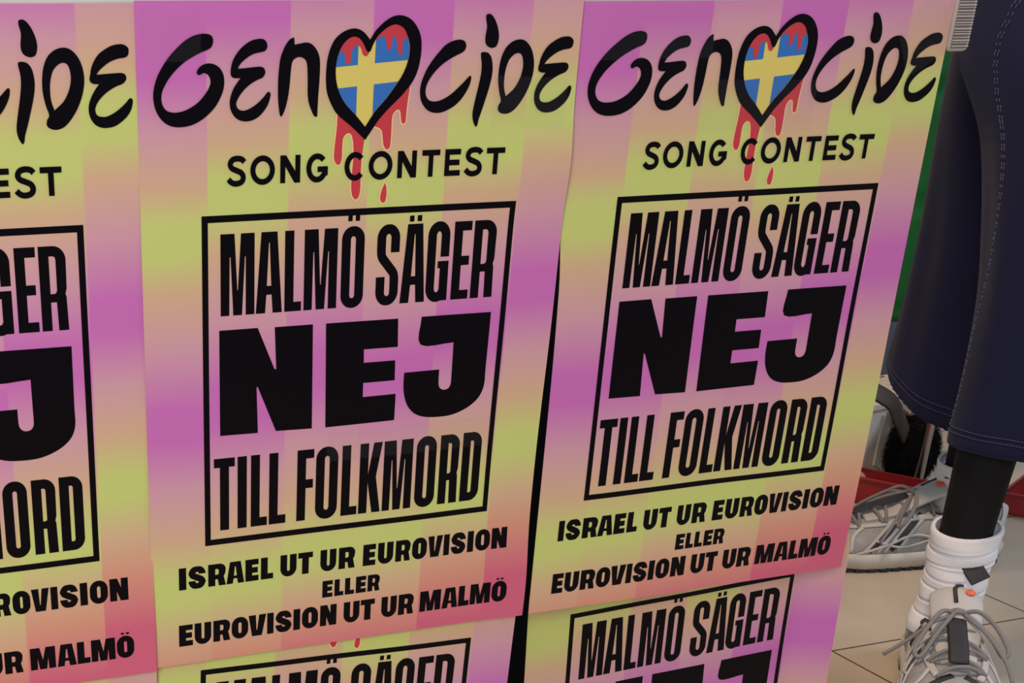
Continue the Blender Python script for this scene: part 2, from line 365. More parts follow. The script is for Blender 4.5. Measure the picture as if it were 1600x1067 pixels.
# traced brush lettering and emblem
SHAPE = {
'G': [(47.57,21.14),(46.83,18.71),(44.43,17.51),(40.63,17.31),(35.88,18.18),(30.8,20.44),(26.02,23.89),(20.9,28.41),(16.38,33.75),(12.78,39.4),(10.75,44.55),(9.8,49.47),(10.16,54.44),(11.62,58.9),(14.37,62.87),(18.13,65.77),(22.58,67.18),(27.72,67.37),(33.54,66.45),(39.4,64.06),(44.64,60.53),(49.22,56.14),(52.51,50.88),(54.15,46.46),(54.5,42.57),(53.87,38.97),(51.95,35.91),(49.07,33.95),(45.55,33.08),(42.03,33.46),(39.14,34.9),(37.52,36.79),(37.3,38.32),(38.31,39.21),(39.72,38.91),(41.52,38.17),(43.57,38.8),(45.16,40.48),(45.84,42.98),(45.11,45.73),(43.14,48.75),(40.2,52.03),(36.94,54.75),(33.05,56.89),(28.53,58.63),(24.03,59.31),(20.2,59.0),(17.37,57.65),(15.52,55.11),(14.79,51.77),(15.39,47.93),(17.38,44.12),(20.64,39.8),(25.16,35.51),(30.29,31.78),(35.4,29.13),(40.51,26.91),(44.66,25.55),(46.78,23.84)] ,
'E': [(81.9,23.94),(81.13,21.76),(78.99,20.44),(75.84,20.36),(71.84,21.19),(67.85,23.22),(64.14,26.16),(61.01,29.99),(59.29,33.59),(58.54,37.71),(58.99,40.16),(60.99,41.27),(64.9,41.33,1),(62.71,43.9),(60.41,47.05),(58.68,50.96),(57.97,54.91),(58.66,58.9),(60.97,62.45),(64.16,64.53),(68.24,65.29),(72.63,64.75),(76.72,62.83),(80.21,59.65),(82.82,55.95),(84.24,51.73),(84.22,49.98),(83.04,49.12),(81.76,49.94),(79.56,52.38),(76.08,55.3),(72.01,57.71),(67.94,59.21),(65.03,59.05),(63.0,57.75),(62.13,55.49),(63.0,53.03),(65.02,50.1),(68.19,46.95),(71.95,44.31),(75.99,42.41),(78.88,41.37),(80.49,39.53),(80.71,37.57),(79.42,35.83),(77.1,35.31),(71.9,35.62),(67.3,36.0),(63.12,36.18,1),(64.72,33.67),(67.29,31.52),(70.73,29.38),(74.17,28.07),(77.61,27.48),(80.2,26.93),(81.52,25.63)] ,
'n': [(99.18,20.01,1),(98.2,19.91),(96.32,20.89),(94.19,23.13),(92.08,26.74),(90.51,30.81),(89.76,35.37),(89.29,40.42),(89.1,45.95),(89.17,51.53),(89.64,57.15),(90.42,61.86),(91.16,63.2),(92.09,62.61),(93.7,59.59),(95.01,55.39),(96.03,50.73),(96.76,45.17),(97.21,39.62),(97.67,35.03),(98.44,32.52),(100.33,30.94),(102.67,30.42),(105.26,31.0),(107.11,32.63),(107.94,35.18),(108.33,39.8),(108.52,45.38),(108.66,50.99),(109.44,55.7),(111.22,59.99),(112.98,63.12),(114.41,63.87),(115.24,63.41),(115.35,61.51),(115.5,56.78),(115.74,51.13),(116.13,45.51),(116.36,39.93),(116.4,35.3),(116.0,31.14),(114.52,27.45),(111.96,24.45),(109.18,22.92),(106.7,22.58),(103.71,23.0),(99.47,23.73,1)] ,
'heart': [(148.28,78.11,1),(139.14,70.57),(129.03,63.1),(124.59,57.29),(121.6,50.85),(120.67,45.2),(120.49,39.6),(121.03,32.66),(122.75,26.46),(125.89,21.0),(130.74,17.28),(136.09,15.48),(140.69,15.51),(144.96,17.39),(149.19,21.43,1),(152.92,16.43),(158.59,11.66),(164.37,8.81),(170.29,8.43),(175.96,10.38),(180.51,14.56),(183.45,20.14),(184.3,26.45),(183.85,32.79),(182.13,39.87),(178.61,46.23),(172.06,53.29),(164.57,59.61),(157.12,66.68),(151.8,73.46)] ,
'heart_in': [(147.94,70.44,1),(141.44,63.76),(134.79,57.87),(130.32,51.73),(127.81,45.32),(126.95,39.7),(127.17,34.13),(128.65,28.6),(131.4,23.8),(135.05,20.74),(138.77,19.75),(142.17,20.81),(144.82,23.6),(147.1,27.43),(148.67,28.35),(150.05,27.12),(151.58,23.66),(154.75,19.2),(159.64,15.44),(164.62,13.41),(168.47,13.78),(172.01,15.88),(174.38,19.71),(175.95,24.26),(176.21,28.47),(175.26,34.09),(172.61,40.43),(168.21,46.76),(161.7,54.51),(154.28,61.91)] ,
'cross': [(141.7,23.56),(141.66,64.85),(153.22,22.64),(152.86,62.96),(127.25,36.35),(176.06,33.04),(128.51,48.3),(170.71,45.02)] ,
'dripL': [(129.05,27.91),(131.12,27.59),(132.43,28.99),(133.4,32.47),(133.88,33.87),(135.18,34.8),(136.66,33.91),(137.09,30.09),(137.79,26.63),(139.41,24.92),(141.5,24.74),(143.24,26.0),(144.37,28.79),(145.53,30.2),(147.24,30.57),(148.71,29.19),(148.66,28.15),(147.07,26.74),(145.21,22.91),(142.14,20.12),(138.74,19.06),(134.6,20.05),(130.54,23.11)] ,
'dripR': [(153.17,21.6),(156.07,20.25),(158.17,19.71),(159.49,20.62),(160.52,24.1),(161.52,26.9),(162.67,27.47),(163.64,26.58),(164.29,22.75),(164.99,19.98),(166.26,19.85),(167.28,22.78),(168.12,26.97),(168.97,29.79),(170.04,30.5),(171.1,29.46),(171.43,24.91),(172.34,21.44),(174.84,20.21),(175.05,19.37),(172.59,15.54),(168.44,13.23),(164.59,12.79),(159.18,14.75),(154.31,18.85)] ,
'bloodL': [(128.96,62.99,1),(128.91,68.74),(128.48,73.79),(127.82,79.59),(127.36,86.16),(127.92,89.86),(129.98,92.0),(131.85,91.1),(132.76,87.81),(132.81,81.93),(133.22,76.83),(135.11,74.34),(137.24,73.82),(139.01,75.18),(140.21,79.23),(140.68,84.38),(140.69,88.81),(140.26,95.47),(139.92,102.18),(140.05,107.44),(141.36,111.65),(143.35,113.02),(145.31,111.43),(146.26,106.93),(146.21,101.67),(146.21,95.68),(146.5,88.26),(147.29,82.38),(147.9,76.53,1),(137.88,68.25)] ,
'bloodR': [(153.95,70.27,1),(157.48,71.31),(159.58,73.19),(160.47,76.88),(161.22,81.33),(163.38,83.98),(165.53,82.94),(166.17,78.52),(166.29,72.64),(166.37,66.07),(167.5,62.82),(170.02,61.07),(171.84,62.2),(172.47,65.49),(173.08,68.43),(174.45,69.34),(175.87,68.13),(176.21,61.94),(176.91,54.7),(178.04,47.53,1),(165.1,58.78)] ,
'droplet': [(163.36,103.82,1),(164.59,106.89),(164.83,111.47),(164.12,114.87),(162.66,115.96),(160.99,114.74),(160.51,112.43),(161.37,108.29)] ,
'c': [(215.27,25.55),(214.64,23.66),(212.77,22.37),(209.81,22.05),(205.76,22.77),(200.96,24.93),(196.85,28.65),(192.52,33.32),(188.79,38.48),(185.97,44.39),(184.91,48.68),(184.93,52.53),(185.89,56.4),(188.48,60.1),(191.59,62.36),(195.82,63.53),(200.56,63.4),(205.22,61.94),(209.82,59.6),(214.3,55.79),(217.53,51.47),(219.59,47.39),(220.26,44.02),(219.79,42.66),(218.34,43.26),(215.3,46.1),(211.4,49.42),(207.47,52.49),(202.92,55.07),(198.29,56.67),(194.76,56.98),(191.76,56.29),(189.57,54.31),(188.65,51.15),(189.13,47.8),(190.94,44.24),(194.45,40.0),(199.14,36.02),(204.2,33.0),(208.75,30.92),(212.75,29.31),(214.68,27.68)] ,
'idot': [(229.59,7.8),(227.89,8.55),(227.96,11.09),(228.87,14.91),(228.29,20.02),(228.41,23.23),(229.85,25.69),(233.2,26.95),(236.36,26.02),(237.67,22.68),(237.54,18.82),(236.07,14.32),(233.85,10.49),(231.47,8.25)] ,
'i': [(228.55,29.23),(226.16,29.65),(226.09,31.59),(226.98,36.15),(226.95,41.37),(225.9,47.92),(224.33,55.16),(223.01,61.79),(222.78,65.8),(223.67,69.51),(225.57,72.46),(226.79,71.28),(227.48,67.93),(229.13,63.27),(231.07,57.3),(233.28,50.04),(234.73,43.47),(234.89,38.22),(233.76,32.99),(231.46,30.04)] ,
'd': [(253.12,22.31),(247.92,23.42),(243.37,26.94),(240.63,32.43),(239.46,38.95),(239.43,45.53),(240.71,52.17),(242.38,57.54),(240.98,60.19),(240.74,62.87),(242.48,64.59),(246.29,65.35),(250.75,64.11),(254.98,60.5),(259.38,54.55),(262.78,47.26),(264.33,39.98),(263.78,33.38),(261.32,27.46),(257.35,23.51)] ,
'd_in': [(245.7,55.07,1),(244.16,50.25),(243.71,45.6),(244.2,39.68),(246.12,34.13),(249.49,30.91),(252.28,30.1),(254.6,30.97),(255.94,33.61),(256.46,38.54),(255.0,44.47),(251.46,50.38)] ,
'e': [(291.77,23.97),(290.91,22.33),(288.67,21.15),(285.38,20.98),(281.32,21.78),(277.39,23.6),(273.53,26.12),(270.68,29.58),(268.75,33.52),(268.17,36.32),(267.54,38.66),(268.05,40.55),(269.94,41.52),(273.23,41.67,1),(270.85,44.37),(268.04,48.59),(266.42,52.84),(266.24,56.65),(267.21,60.02),(269.65,63.21),(273.14,64.88),(276.79,65.21),(281.54,64.45),(285.53,62.36),(289.41,59.3),(292.01,55.74),(293.21,51.68),(293.03,50.24),(291.97,49.5),(290.73,50.19),(288.57,52.31),(284.7,55.35),(280.75,57.67),(276.71,59.13),(273.4,59.1),(271.2,58.19),(270.2,56.25),(270.42,53.87),(272.44,50.57),(275.96,47.3),(279.85,44.76),(283.83,42.92),(287.3,41.79),(289.21,40.16),(289.76,38.28),(288.77,36.61),(286.6,36.01),(281.24,36.18),(271.77,36.7,1),(273.6,34.52),(276.61,32.22),(280.5,29.93),(285.1,28.48),(289.21,27.92),(291.16,26.77)] ,
'N': [(50.43,188.86),(76.92,188.87),(88.97,216.4),(90.13,216.49),(88.8,189.21),(115.79,189.29),(116.68,258.6),(90.41,257.88),(77.19,227.23),(76.29,227.16),(77.4,257.95),(50.62,257.56)] ,
'EE1': [(125.16,189.37),(126.03,223.52),(126.65,258.83)] ,
'EE2': [(177.71,189.75),(178.42,208.45),(153.3,208.27),(153.52,217.23),(176.95,217.35),(177.34,230.87),(153.68,230.81),(153.83,240.38),(178.6,240.26),(178.42,258.48)] ,
'J': [(195.34,189.75),(248.39,190.08),(248.25,206.89),(248.04,228.28),(248.07,239.15),(245.69,246.53),(240.46,252.01),(232.29,256.39),(222.1,259.05),(210.85,259.31),(201.44,258.29),(193.82,255.33),(188.9,250.46),(185.99,244.79),(184.49,238.04),(184.15,232.25),(184.34,226.37),(211.27,226.38),(211.36,235.3),(212.35,238.7),(215.09,240.6),(218.79,240.24),(220.69,238.15),(221.21,235.28),(221.0,208.59),(195.65,208.35)] ,
}
S_ = {k: catmull(v, True, 5) for k, v in SHAPE.items() if k not in ('cross', 'N', 'EE1', 'EE2', 'J')}
RAW = {k: [Vector((p[0], p[1])) for p in SHAPE[k]] for k in ('cross', 'N', 'EE1', 'EE2', 'J')}

def grow(ring, d):
    N = len(ring); A_ = sum(ring[i].x*ring[(i+1) % N].y - ring[(i+1) % N].x*ring[i].y for i in range(N))
    sg = 1 if A_ > 0 else -1; out = []
    for i in range(N):
        t = (ring[(i+1) % N] - ring[i-1])
        if t.length < 1e-6: out.append(ring[i]); continue
        t.normalize(); out.append(ring[i] + sg * d * Vector((t.y, -t.x)))
    return out

def line_text(items, vtop, vbase, s, t):
    out = []
    for ch, a, b in items: out += place(glyph(ch, b - a, vbase - vtop, s, t), a, vbase)
    return out

title = [[S_[k]] for k in ('G', 'E', 'n')]
title2 = [[S_[k]] for k in ('c', 'idot', 'i', 'e')] + [[S_['d'], S_['d_in']]]
cr_ = RAW['cross']           # edges of the flag's cross
hi = S_['heart_in']
def side(a, b): d = (b - a).normalized(); return Vector((d.y, -d.x))
nl = side(cr_[0], cr_[1]); nl = nl if nl.x < 0 else -nl
nr = side(cr_[2], cr_[3]); nr = nr if nr.x > 0 else -nr
nt_ = side(cr_[4], cr_[5]); nt_ = nt_ if nt_.y < 0 else -nt_
nb = side(cr_[6], cr_[7]); nb = nb if nb.y > 0 else -nb
blue = []
for pa, na in ((cr_[0], nl), (cr_[2], nr)):
    for pb, nb_ in ((cr_[4], nt_), (cr_[6], nb)):
        q = clip_half(clip_half(hi, pa, na), pb, nb_)
        if len(q) > 2: blue.append([q])
blood_in = [[S_['dripL']], [S_['dripR']]]
blood = [[S_['bloodL']], [S_['bloodR']], [S_['droplet']]]
halo = [[grow(r[0], 0.9)] for r in blood]
subtitle = []
for ch, a, b in [('S', 56.3, 68.3), ('O', 71.3, 87.6), ('N', 91.2, 104.6), ('G', 108.7, 123.3), ('C', 134.7, 149.3), ('O', 151.4, 168), ('N', 171.6, 185), ('T', 188.8, 201.6), ('E', 205.2, 216.4), ('S', 219.7, 232), ('T', 234.8, 247.9)]:
    o_ = 0.45 if ch in 'SOGC' else 0
    subtitle += place(glyph_round(ch, b - a, 16.1 + 2*o_, 3.35), a, 101.4 + o_)
FX0, FX1, FY0, FY1, FT = 39.15, 259.67, 118.67, 333.4, 4.1
frame = [[[Vector((FX0, FY0)), Vector((FX1, FY0)), Vector((FX1, FY1)), Vector((FX0, FY1))],
          [Vector((FX0 + FT, FY0 + FT)), Vector((FX1 - FT, FY0 + FT)), Vector((FX1 - FT, FY1 - FT)), Vector((FX0 + FT, FY1 - FT))]]]
slogan = line_text([('M', 51.5, 74.5), ('A', 75.5, 93.6), ('L', 95.3, 107), ('M', 108.8, 132), ('Ö', 134.9, 151), ('S', 160, 176.3), ('Ä', 178, 196.2), ('G', 196.8, 213), ('E', 216, 228.9), ('R', 230.8, 247.6)], 129.9, 179.9, 6.3, 5.9)
slogan2 = line_text([('T', 46, 60.9), ('I', 62.9, 69.6), ('L', 72.6, 84.6), ('L', 86, 98.4), ('F', 106.6, 119), ('O', 120.6, 137.2), ('L', 140.2, 152.4), ('K', 153.7, 170.6), ('M', 172.1, 194.6), ('O', 197.4, 213.4), ('R', 216.4, 232.2), ('D', 234.8, 250.5)], 273, 323.4, 6.5, 6.2)
nej = [[RAW['N']], [RAW['EE1'][:1] + RAW['EE2'] + RAW['EE1'][2:]], [catmull([(p.x, p.y, 1) if i in (0, 1, 16, 17, 23, 24) else (p.x, p.y) for i, p in enumerate(RAW['J'])], True, 4)]]
footer = line_text([('I', 19.7, 25), ('S', 26.7, 39.2), ('R', 41.1, 54.1), ('A', 54.6, 67.9), ('E', 68.8, 78.7), ('L', 80.5, 89.8), ('U', 95.3, 107.6), ('T', 108.9, 120.1), ('U', 126, 138.3), ('R', 140.3, 153), ('E', 159.3, 169.2), ('U', 171, 183.2), ('R', 185.1, 197), ('O', 198.4, 210.4), ('V', 211.3, 223.5), ('I', 224.5, 229.3), ('S', 230.9, 243.2), ('I', 244.8, 250), ('O', 251.6, 264.2), ('N', 265.6, 278.6)], 347.4, 363.5, 5.1, 4.1)
footer2 = line_text([('E', 128.2, 136.2), ('L', 137.7, 144.8), ('L', 146, 153.3), ('E', 154.6, 162.6), ('R', 163.9, 173.6)], 371.1, 383.8, 4.0, 3.2)
footer3 = line_text([('E', 19, 29.2), ('U', 30.6, 43), ('R', 44.6, 57.3), ('O', 58.5, 71.1), ('V', 71.4, 84.9), ('I', 85.7, 90.7), ('S', 92.2, 104.6), ('I', 106.1, 111.3), ('O', 112.8, 125.3), ('N', 127, 139.9), ('U', 145.6, 158.2), ('T', 159.1, 170.4), ('U', 175.9, 188.3), ('R', 189.8, 202.3), ('M', 207.5, 225), ('A', 226.2, 239.6), ('L', 240.3, 249.4), ('M', 250.3, 267.4), ('Ö', 268.6, 281)], 389.9, 406, 5.1, 4.1)
PRINT = {k: flat_print(v) for k, v in dict(title=title, title2=title2, slogan2=slogan2, footer2=footer2, footer3=footer3, halo=halo, blood=blood, heart=[[S_['heart'], hi]], yellow=[[grow(hi, .3)]], blue=blue,
         blood_in=blood_in, subtitle=subtitle, frame=frame, slogan=slogan, nej=nej, footer=footer).items()}

# ------------------------------------------------------------------ poster materials
MAG, PINK, TAN, LIME, SALM, CRIM = (195, 107, 178), (202, 150, 164), (205, 170, 136), (192, 200, 116), (208, 144, 122), (202, 96, 122)
COLS = [(26, 131, 250, 366, 462), (-6, 106, 238, 362, 450), (-34, 80, 219, 351, 436), (6, 107, 229, 346, 436), (-26, 78, 203, 318, 415), (-48, 59, 175, 284, 385)]
EDGE = [43.5, 97, 151.5, 206, 261]

def paper_material():
    m = bpy.data.materials.new('printed_poster_paper'); m.use_nodes = True
    nt = m.node_tree; b = nt.nodes['Principled BSDF']
    b.inputs['Roughness'].default_value = 0.40; b.inputs['Specular IOR Level'].default_value = 0.25
    uv = nt.nodes.new('ShaderNodeUVMap'); uv.uv_map = 'UVMap'
    sp_ = nt.nodes.new('ShaderNodeSeparateXYZ'); nt.links.new(uv.outputs['UV'], sp_.inputs[0])
    nz = nt.nodes.new('ShaderNodeTexNoise'); nz.inputs['Scale'].default_value = 3.0; nz.inputs['Detail'].default_value = 2
    nt.links.new(uv.outputs['UV'], nz.inputs['Vector'])
    sc_ = nt.nodes.new('ShaderNodeMath'); sc_.operation = 'MULTIPLY_ADD'; sc_.inputs[1].default_value = 0.02; sc_.inputs[2].default_value = -0.01
    nt.links.new(nz.outputs['Fac'], sc_.inputs[0])
    ad = nt.nodes.new('ShaderNodeMath'); nt.links.new(sp_.outputs['Y'], ad.inputs[0]); nt.links.new(sc_.outputs[0], ad.inputs[1])
    prev = None
    for j, (m1, y1, m2, y2, c_) in enumerate(COLS):
        st = []
        def between(a, b_, fs): return [(a + (b_ - a) * f_, c2) for f_, c2 in fs]
        st += between(m1, y1, [(0, MAG), (.14, MAG), (.42, PINK), (.74, TAN), (.92, LIME)])
        st += between(y1, m2, [(.10, LIME), (.28, TAN), (.58, PINK), (.90, MAG)])
        st += between(m2, y2, [(.08, MAG), (.36, PINK), (.68, TAN), (.92, LIME)])
        st += between(y2, c_, [(.08, LIME), (.36, TAN), (.62, SALM), (1, CRIM)])
        st = [(p / 420, c2) for p, c2 in st]
        lo = [s for s in st if s[0] < 0]; ins_ = [s for s in st if 0 <= s[0] <= 1]; hi_ = [s for s in st if s[0] > 1]
        def lerp(a, b_, x):
            f_ = (x - a[0]) / (b_[0] - a[0]); return tuple(p + (q - p) * f_ for p, q in zip(a[1], b_[1]))
        if lo: ins_ = [(0, lerp(lo[-1], ins_[0], 0))] + ins_
        if hi_: ins_ = ins_ + [(1, lerp(ins_[-1], hi_[0], 1))]
        r = nt.nodes.new('ShaderNodeValToRGB'); r.color_ramp.interpolation = 'LINEAR'
        el = r.color_ramp.elements
        while len(el) < len(ins_): el.new(0.5)
        for e_, (p, c2) in zip(el, ins_): e_.position = p; e_.color = lin(c2)
        nt.links.new(ad.outputs[0], r.inputs['Fac'])
        if prev is None: prev = r.outputs['Color']
        else:
            g = nt.nodes.new('ShaderNodeMapRange')
            g.inputs['From Min'].default_value = (EDGE[j-1] - .5) / 297; g.inputs['From Max'].default_value = (EDGE[j-1] + .5) / 297
            nt.links.new(sp_.outputs['X'], g.inputs['Value'])
            mx = nt.nodes.new('ShaderNodeMix'); mx.data_type = 'RGBA'
            nt.links.new(g.outputs['Result'], mx.inputs['Factor']); nt.links.new(prev, mx.inputs['A']); nt.links.new(r.outputs['Color'], mx.inputs['B'])
            prev = mx.outputs['Result']
    nt.links.new(prev, b.inputs['Base Color'])
    return m
PAPER = paper_material()
INK = mat('black_ink', (7, 4, 10), 0.28, 0.12)
RED = mat('red_ink', (192, 52, 62), 0.45)
BLUE = mat('blue_ink', (44, 106, 182), 0.45)
YEL = mat('yellow_ink', (214, 196, 100), 0.45)
HALO = mat('pale_peach_ink', (236, 200, 140), 0.45)

def sstep(a, b, x):
    t = min(max((x - a) / (b - a), 0), 1); return t * t * (3 - 2 * t)
def gauss(x, c, s_): return math.exp(-((x - c) / s_) ** 2)

def poster(label, x0, ztop, rot, bend, lift=None, creases=()):
    """A3 sheet hanging from the table edge; bend(u, v) -> (sideways mm, outwards mm)"""
    root = empty('poster', (x0, 0, ztop), label, 'poster', 'posters along the table front')
    ca, sa = math.cos(rot), math.sin(rot)
    def at(u, v, off=0.0):
        dx, dy = bend(u, v)
        x = (u + dx) * .001; z = -v * .001
        X = x * ca + z * sa; Zr = -x * sa + z * ca
        y = -dy * .001 - off
        zmin = -ztop + 0.012; r = 0.03
        if Zr < zmin + r:                       # the sheet's foot curls forward on the floor
            s_ = zmin + r - Zr; a = min(s_ / r, PI / 2)
            Zr = zmin + r - r * math.sin(a); y -= r * (1 - math.cos(a)) + max(s_ - r * PI / 2, 0)
        return Vector((X, y, Zr))
    def norm_off(u, v, d):
        p = at(u, v); a = at(u + .5, v) - p; b = at(u, v + .5) - p
        return p + a.cross(b).normalized() * d * (1 if a.cross(b).y < 0 else -1)
    nu, nv = int(297 / GU), int(420 / GV)
    vv = [at(i * GU, j * GV) for j in range(nv + 1) for i in range(nu + 1)]
    ff = [(j*(nu+1)+i, (j+1)*(nu+1)+i, (j+1)*(nu+1)+i+1, j*(nu+1)+i+1) for j in range(nv) for i in range(nu)]
    pa = mesh_obj('paper_sheet', vv, ff, PAPER, root)
    uvl = pa.data.uv_layers.new(name='UVMap')
    for lp in pa.data.loops:
        k = lp.vertex_index; uvl.data[lp.index].uv = ((k % (nu + 1)) * GU / 297, (k // (nu + 1)) * GV / 420)
    sd = pa.modifiers.new('thickness', 'SOLIDIFY'); sd.thickness = 0.0003; sd.offset = -1; sd.use_rim = False
    def ink(name, key, m, lay, parent):
        v, f = PRINT[key]
        o = mesh_obj(name, [norm_off(u, q, 0.00022 * lay) for u, q in v], f, m, parent)
        return o
    ink('title_lettering', 'title', INK, 3, root); ink('title_lettering', 'title2', INK, 3, root)
    hb = ink('heart_emblem', 'heart', INK, 3, root)
    ink('flag_cross', 'yellow', YEL, 1, hb); ink('flag_field', 'blue', BLUE, 1.5, hb)
    ink('blood_drip', 'blood_in', RED, 2, hb)
    bl = ink('blood_drip', 'blood', RED, 2, root); ink('pale_outline', 'halo', HALO, 1, bl)
    ink('subtitle_lettering', 'subtitle', INK, 3, root)
    ink('slogan_frame', 'frame', INK, 1, root)
    ink('slogan_lettering', 'slogan', INK, 1, root); ink('slogan_lettering', 'slogan2', INK, 1, root)
    ink('large_word_lettering', 'nej', INK, 1, root)
    for k in ('footer', 'footer2', 'footer3'): ink('footer_lettering', k, INK, 1, root)
    return root, norm_off

def wob(seed, amp=0.5):
    def f(u, v):
        return amp * noise.noise(Vector((u * .012 + seed, v * .009, seed * 1.7)))
    return f
w1, w2, w3, w4, w5, w6 = [wob(k * 7.3 + 1.1, 0.9) for k in range(6)]
ZT = 0.723
def bend_left(u, v): return (0, 0.4 + w1(u, v) * sstep(0, 60, v) + 1.6 * sstep(310, 420, v) * sstep(120, 297, u) - 0.5 * sstep(200, 297, u) * (1 - sstep(280, 340, v)))
def bend_mid(u, v):
    r = sstep(200, 297, u)
    return (-2.4 * r * sstep(150, 310, v) * (1 - .5*gauss(v, 390, 30)), 0.4 + 0.8 * w2(u, v) * sstep(0, 60, v) + r * (1.0 + 3.6 * gauss(v, 96, 26) - 1.2 * sstep(200, 320, v)) + 2.5 * sstep(255, 297, u) * sstep(330, 420, v))
def bend_right(u, v): return ((1 - sstep(3, 34, u)) * (1.6 * sstep(120, 250, v) - 3.6 * (1 - sstep(110, 180, v))), -1.3 * (1 - sstep(0, 12, u)) * (1 - sstep(110, 180, v)) + 0.4 + 0.9 * w3(u, v) * sstep(0, 60, v) + 1.2 * sstep(150, 297, u) * gauss(v, 330, 120) - .6 * (1 - sstep(0, 60, u)))
p1, n1 = poster('printed protest poster at the left edge, its left half cut off by the frame', -0.29604, ZT - .0013, 0.0, bend_left)
p2, n2 = poster('whole middle poster of the upper row, crumpled at its upper right edge', 0.0, ZT, 0.0015, bend_mid)
p3, n3 = poster('right poster of the upper row, next to the person in dark shorts', 0.29988, ZT - .0016, -0.001, bend_right)
def low(seed, base): 
    f = wob(seed, 1.0)
    return lambda u, v: (0, -base + f(u, v))
p4, n4 = poster('lower poster showing only a pale strip under the left poster', -0.295, ZT - .318, 0.0, low(50, 2.5))
p5, n5 = poster('lower poster under the middle one, slightly tilted, two red drip tips showing', 0.0010, ZT - .3098, 0.033, low(61, 6))
def bend_low_right(u, v):
    f = w6(u, v)
    return (5.5 * (1 - sstep(60, 100, v)) * (1 - sstep(0, 60, u)), -36 + f + (19 * sstep(261, 300, u)) * sstep(55, 98, v))
p6, n6 = poster('lower poster under the right one, set back beside the bare tiles', 0.3210, ZT - .3275, -0.036, bend_low_right)

# clear adhesive tape over the upper corners
def tape_mat():
    m = bpy.data.materials.new('clear_tape'); m.use_nodes = True
    nt = m.node_tree; b = nt.nodes['Principled BSDF']
    b.inputs['Base Color'].default_value = (.25, .25, .27, 1); b.inputs['Roughness'].default_value = 0.12; b.inputs['Alpha'].default_value = 0.03
    b.inputs['Specular IOR Level'].default_value = 0.6
    n2_ = nt.nodes.new('ShaderNodeTexNoise'); n2_.inputs['Scale'].default_value = 60
    tc = nt.nodes.new('ShaderNodeTexCoord'); bp = nt.nodes.new('ShaderNodeBump'); bp.inputs['Strength'].default_value = .4; bp.inputs['Distance'].default_value = .001
    nt.links.new(tc.outputs['Object'], n2_.inputs['Vector']); nt.links.new(n2_.outputs['Fac'], bp.inputs['Height']); nt.links.new(bp.outputs['Normal'], b.inputs['Normal'])
    return m
TAPE = tape_mat()
def tape(root, nf, u0, v0, u1, v1, ang=0.0):
    nu, nv = 12, 8; vv = []
    cu, cv = (u0 + u1) / 2, (v0 + v1) / 2
    for j in range(nv + 1):
        for i in range(nu + 1):
            du = (i / nu - .5) * (u1 - u0); dv = (j / nv - .5) * (v1 - v0)
            vv.append(nf(cu + du*math.cos(ang) - dv*math.sin(ang), cv + du*math.sin(ang) + dv*math.cos(ang), 0.0011))
    ff = [(j*(nu+1)+i, (j+1)*(nu+1)+i, (j+1)*(nu+1)+i+1, j*(nu+1)+i+1) for j in range(nv) for i in range(nu)]
    return mesh_obj('clear_tape', vv, ff, TAPE, root)
tape(p2, n2, 236, 44, 290, 74, 0.05)
tape(p2, n2, 2, 4, 40, 32, 0.0)
tape(p3, n3, 2, 2, 100, 34, 0.0)
tape(p3, n3, 255, 2, 296, 42, -0.5)
tape(p3, n3, 96, 48, 190, 80, 0.02)
tape(p2, n2, 128, 262, 256, 283, 0.0)

# ------------------------------------------------------------------ floor
def floor_material():
    m = bpy.data.materials.new('beige_floor_tiles'); m.use_nodes = True
    nt = m.node_tree; b = nt.nodes['Principled BSDF']
    tc = nt.nodes.new('ShaderNodeTexCoord'); sp_ = nt.nodes.new('ShaderNodeSeparateXYZ')
    nt.links.new(tc.outputs['Object'], sp_.inputs[0])
    def line(out, off):
        a = nt.nodes.new('ShaderNodeMath'); a.operation = 'SUBTRACT'; a.inputs[1].default_value = off; nt.links.new(out, a.inputs[0])
        q = nt.nodes.new('ShaderNodeMath'); q.operation = 'PINGPONG'; q.inputs[1].default_value = 0.1645; nt.links.new(a.outputs[0], q.inputs[0])
        l = nt.nodes.new('ShaderNodeMath'); l.operation = 'LESS_THAN'; l.inputs[1].default_value = 0.0016; nt.links.new(q.outputs[0], l.inputs[0])
        return l.outputs[0]
    mx_ = nt.nodes.new('ShaderNodeMath'); mx_.operation = 'MAXIMUM'
    nt.links.new(line(sp_.outputs['X'], 1.0006), mx_.inputs[0]); nt.links.new(line(sp_.outputs['Y'], 0.396), mx_.inputs[1])
    n_ = nt.nodes.new('ShaderNodeTexNoise'); n_.inputs['Scale'].default_value = 5; n_.inputs['Detail'].default_value = 6
    nt.links.new(tc.outputs['Object'], n_.inputs['Vector'])
    r = nt.nodes.new('ShaderNodeValToRGB'); r.color_ramp.elements[0].position = .35; r.color_ramp.elements[1].position = .68
    r.color_ramp.elements[0].color = lin((174, 158, 138)); r.color_ramp.elements[1].color = lin((190, 176, 157))
    nt.links.new(n_.outputs['Fac'], r.inputs['Fac'])
    mx = nt.nodes.new('ShaderNodeMix'); mx.data_type = 'RGBA'
    mx.inputs['B'].default_value = lin((84, 66, 50))
    nt.links.new(mx_.outputs[0], mx.inputs['Factor']); nt.links.new(r.outputs['Color'], mx.inputs['A'])
    nt.links.new(mx.outputs['Result'], b.inputs['Base Color'])
    b.inputs['Roughness'].default_value = 0.38
    return m
bm = bmesh.new(); add_box(bm, -4, -3.5, -0.06, 5, 5.5, 0.0)
fl = bm_obj('floor', bm, floor_material()); fl['kind'] = 'structure'

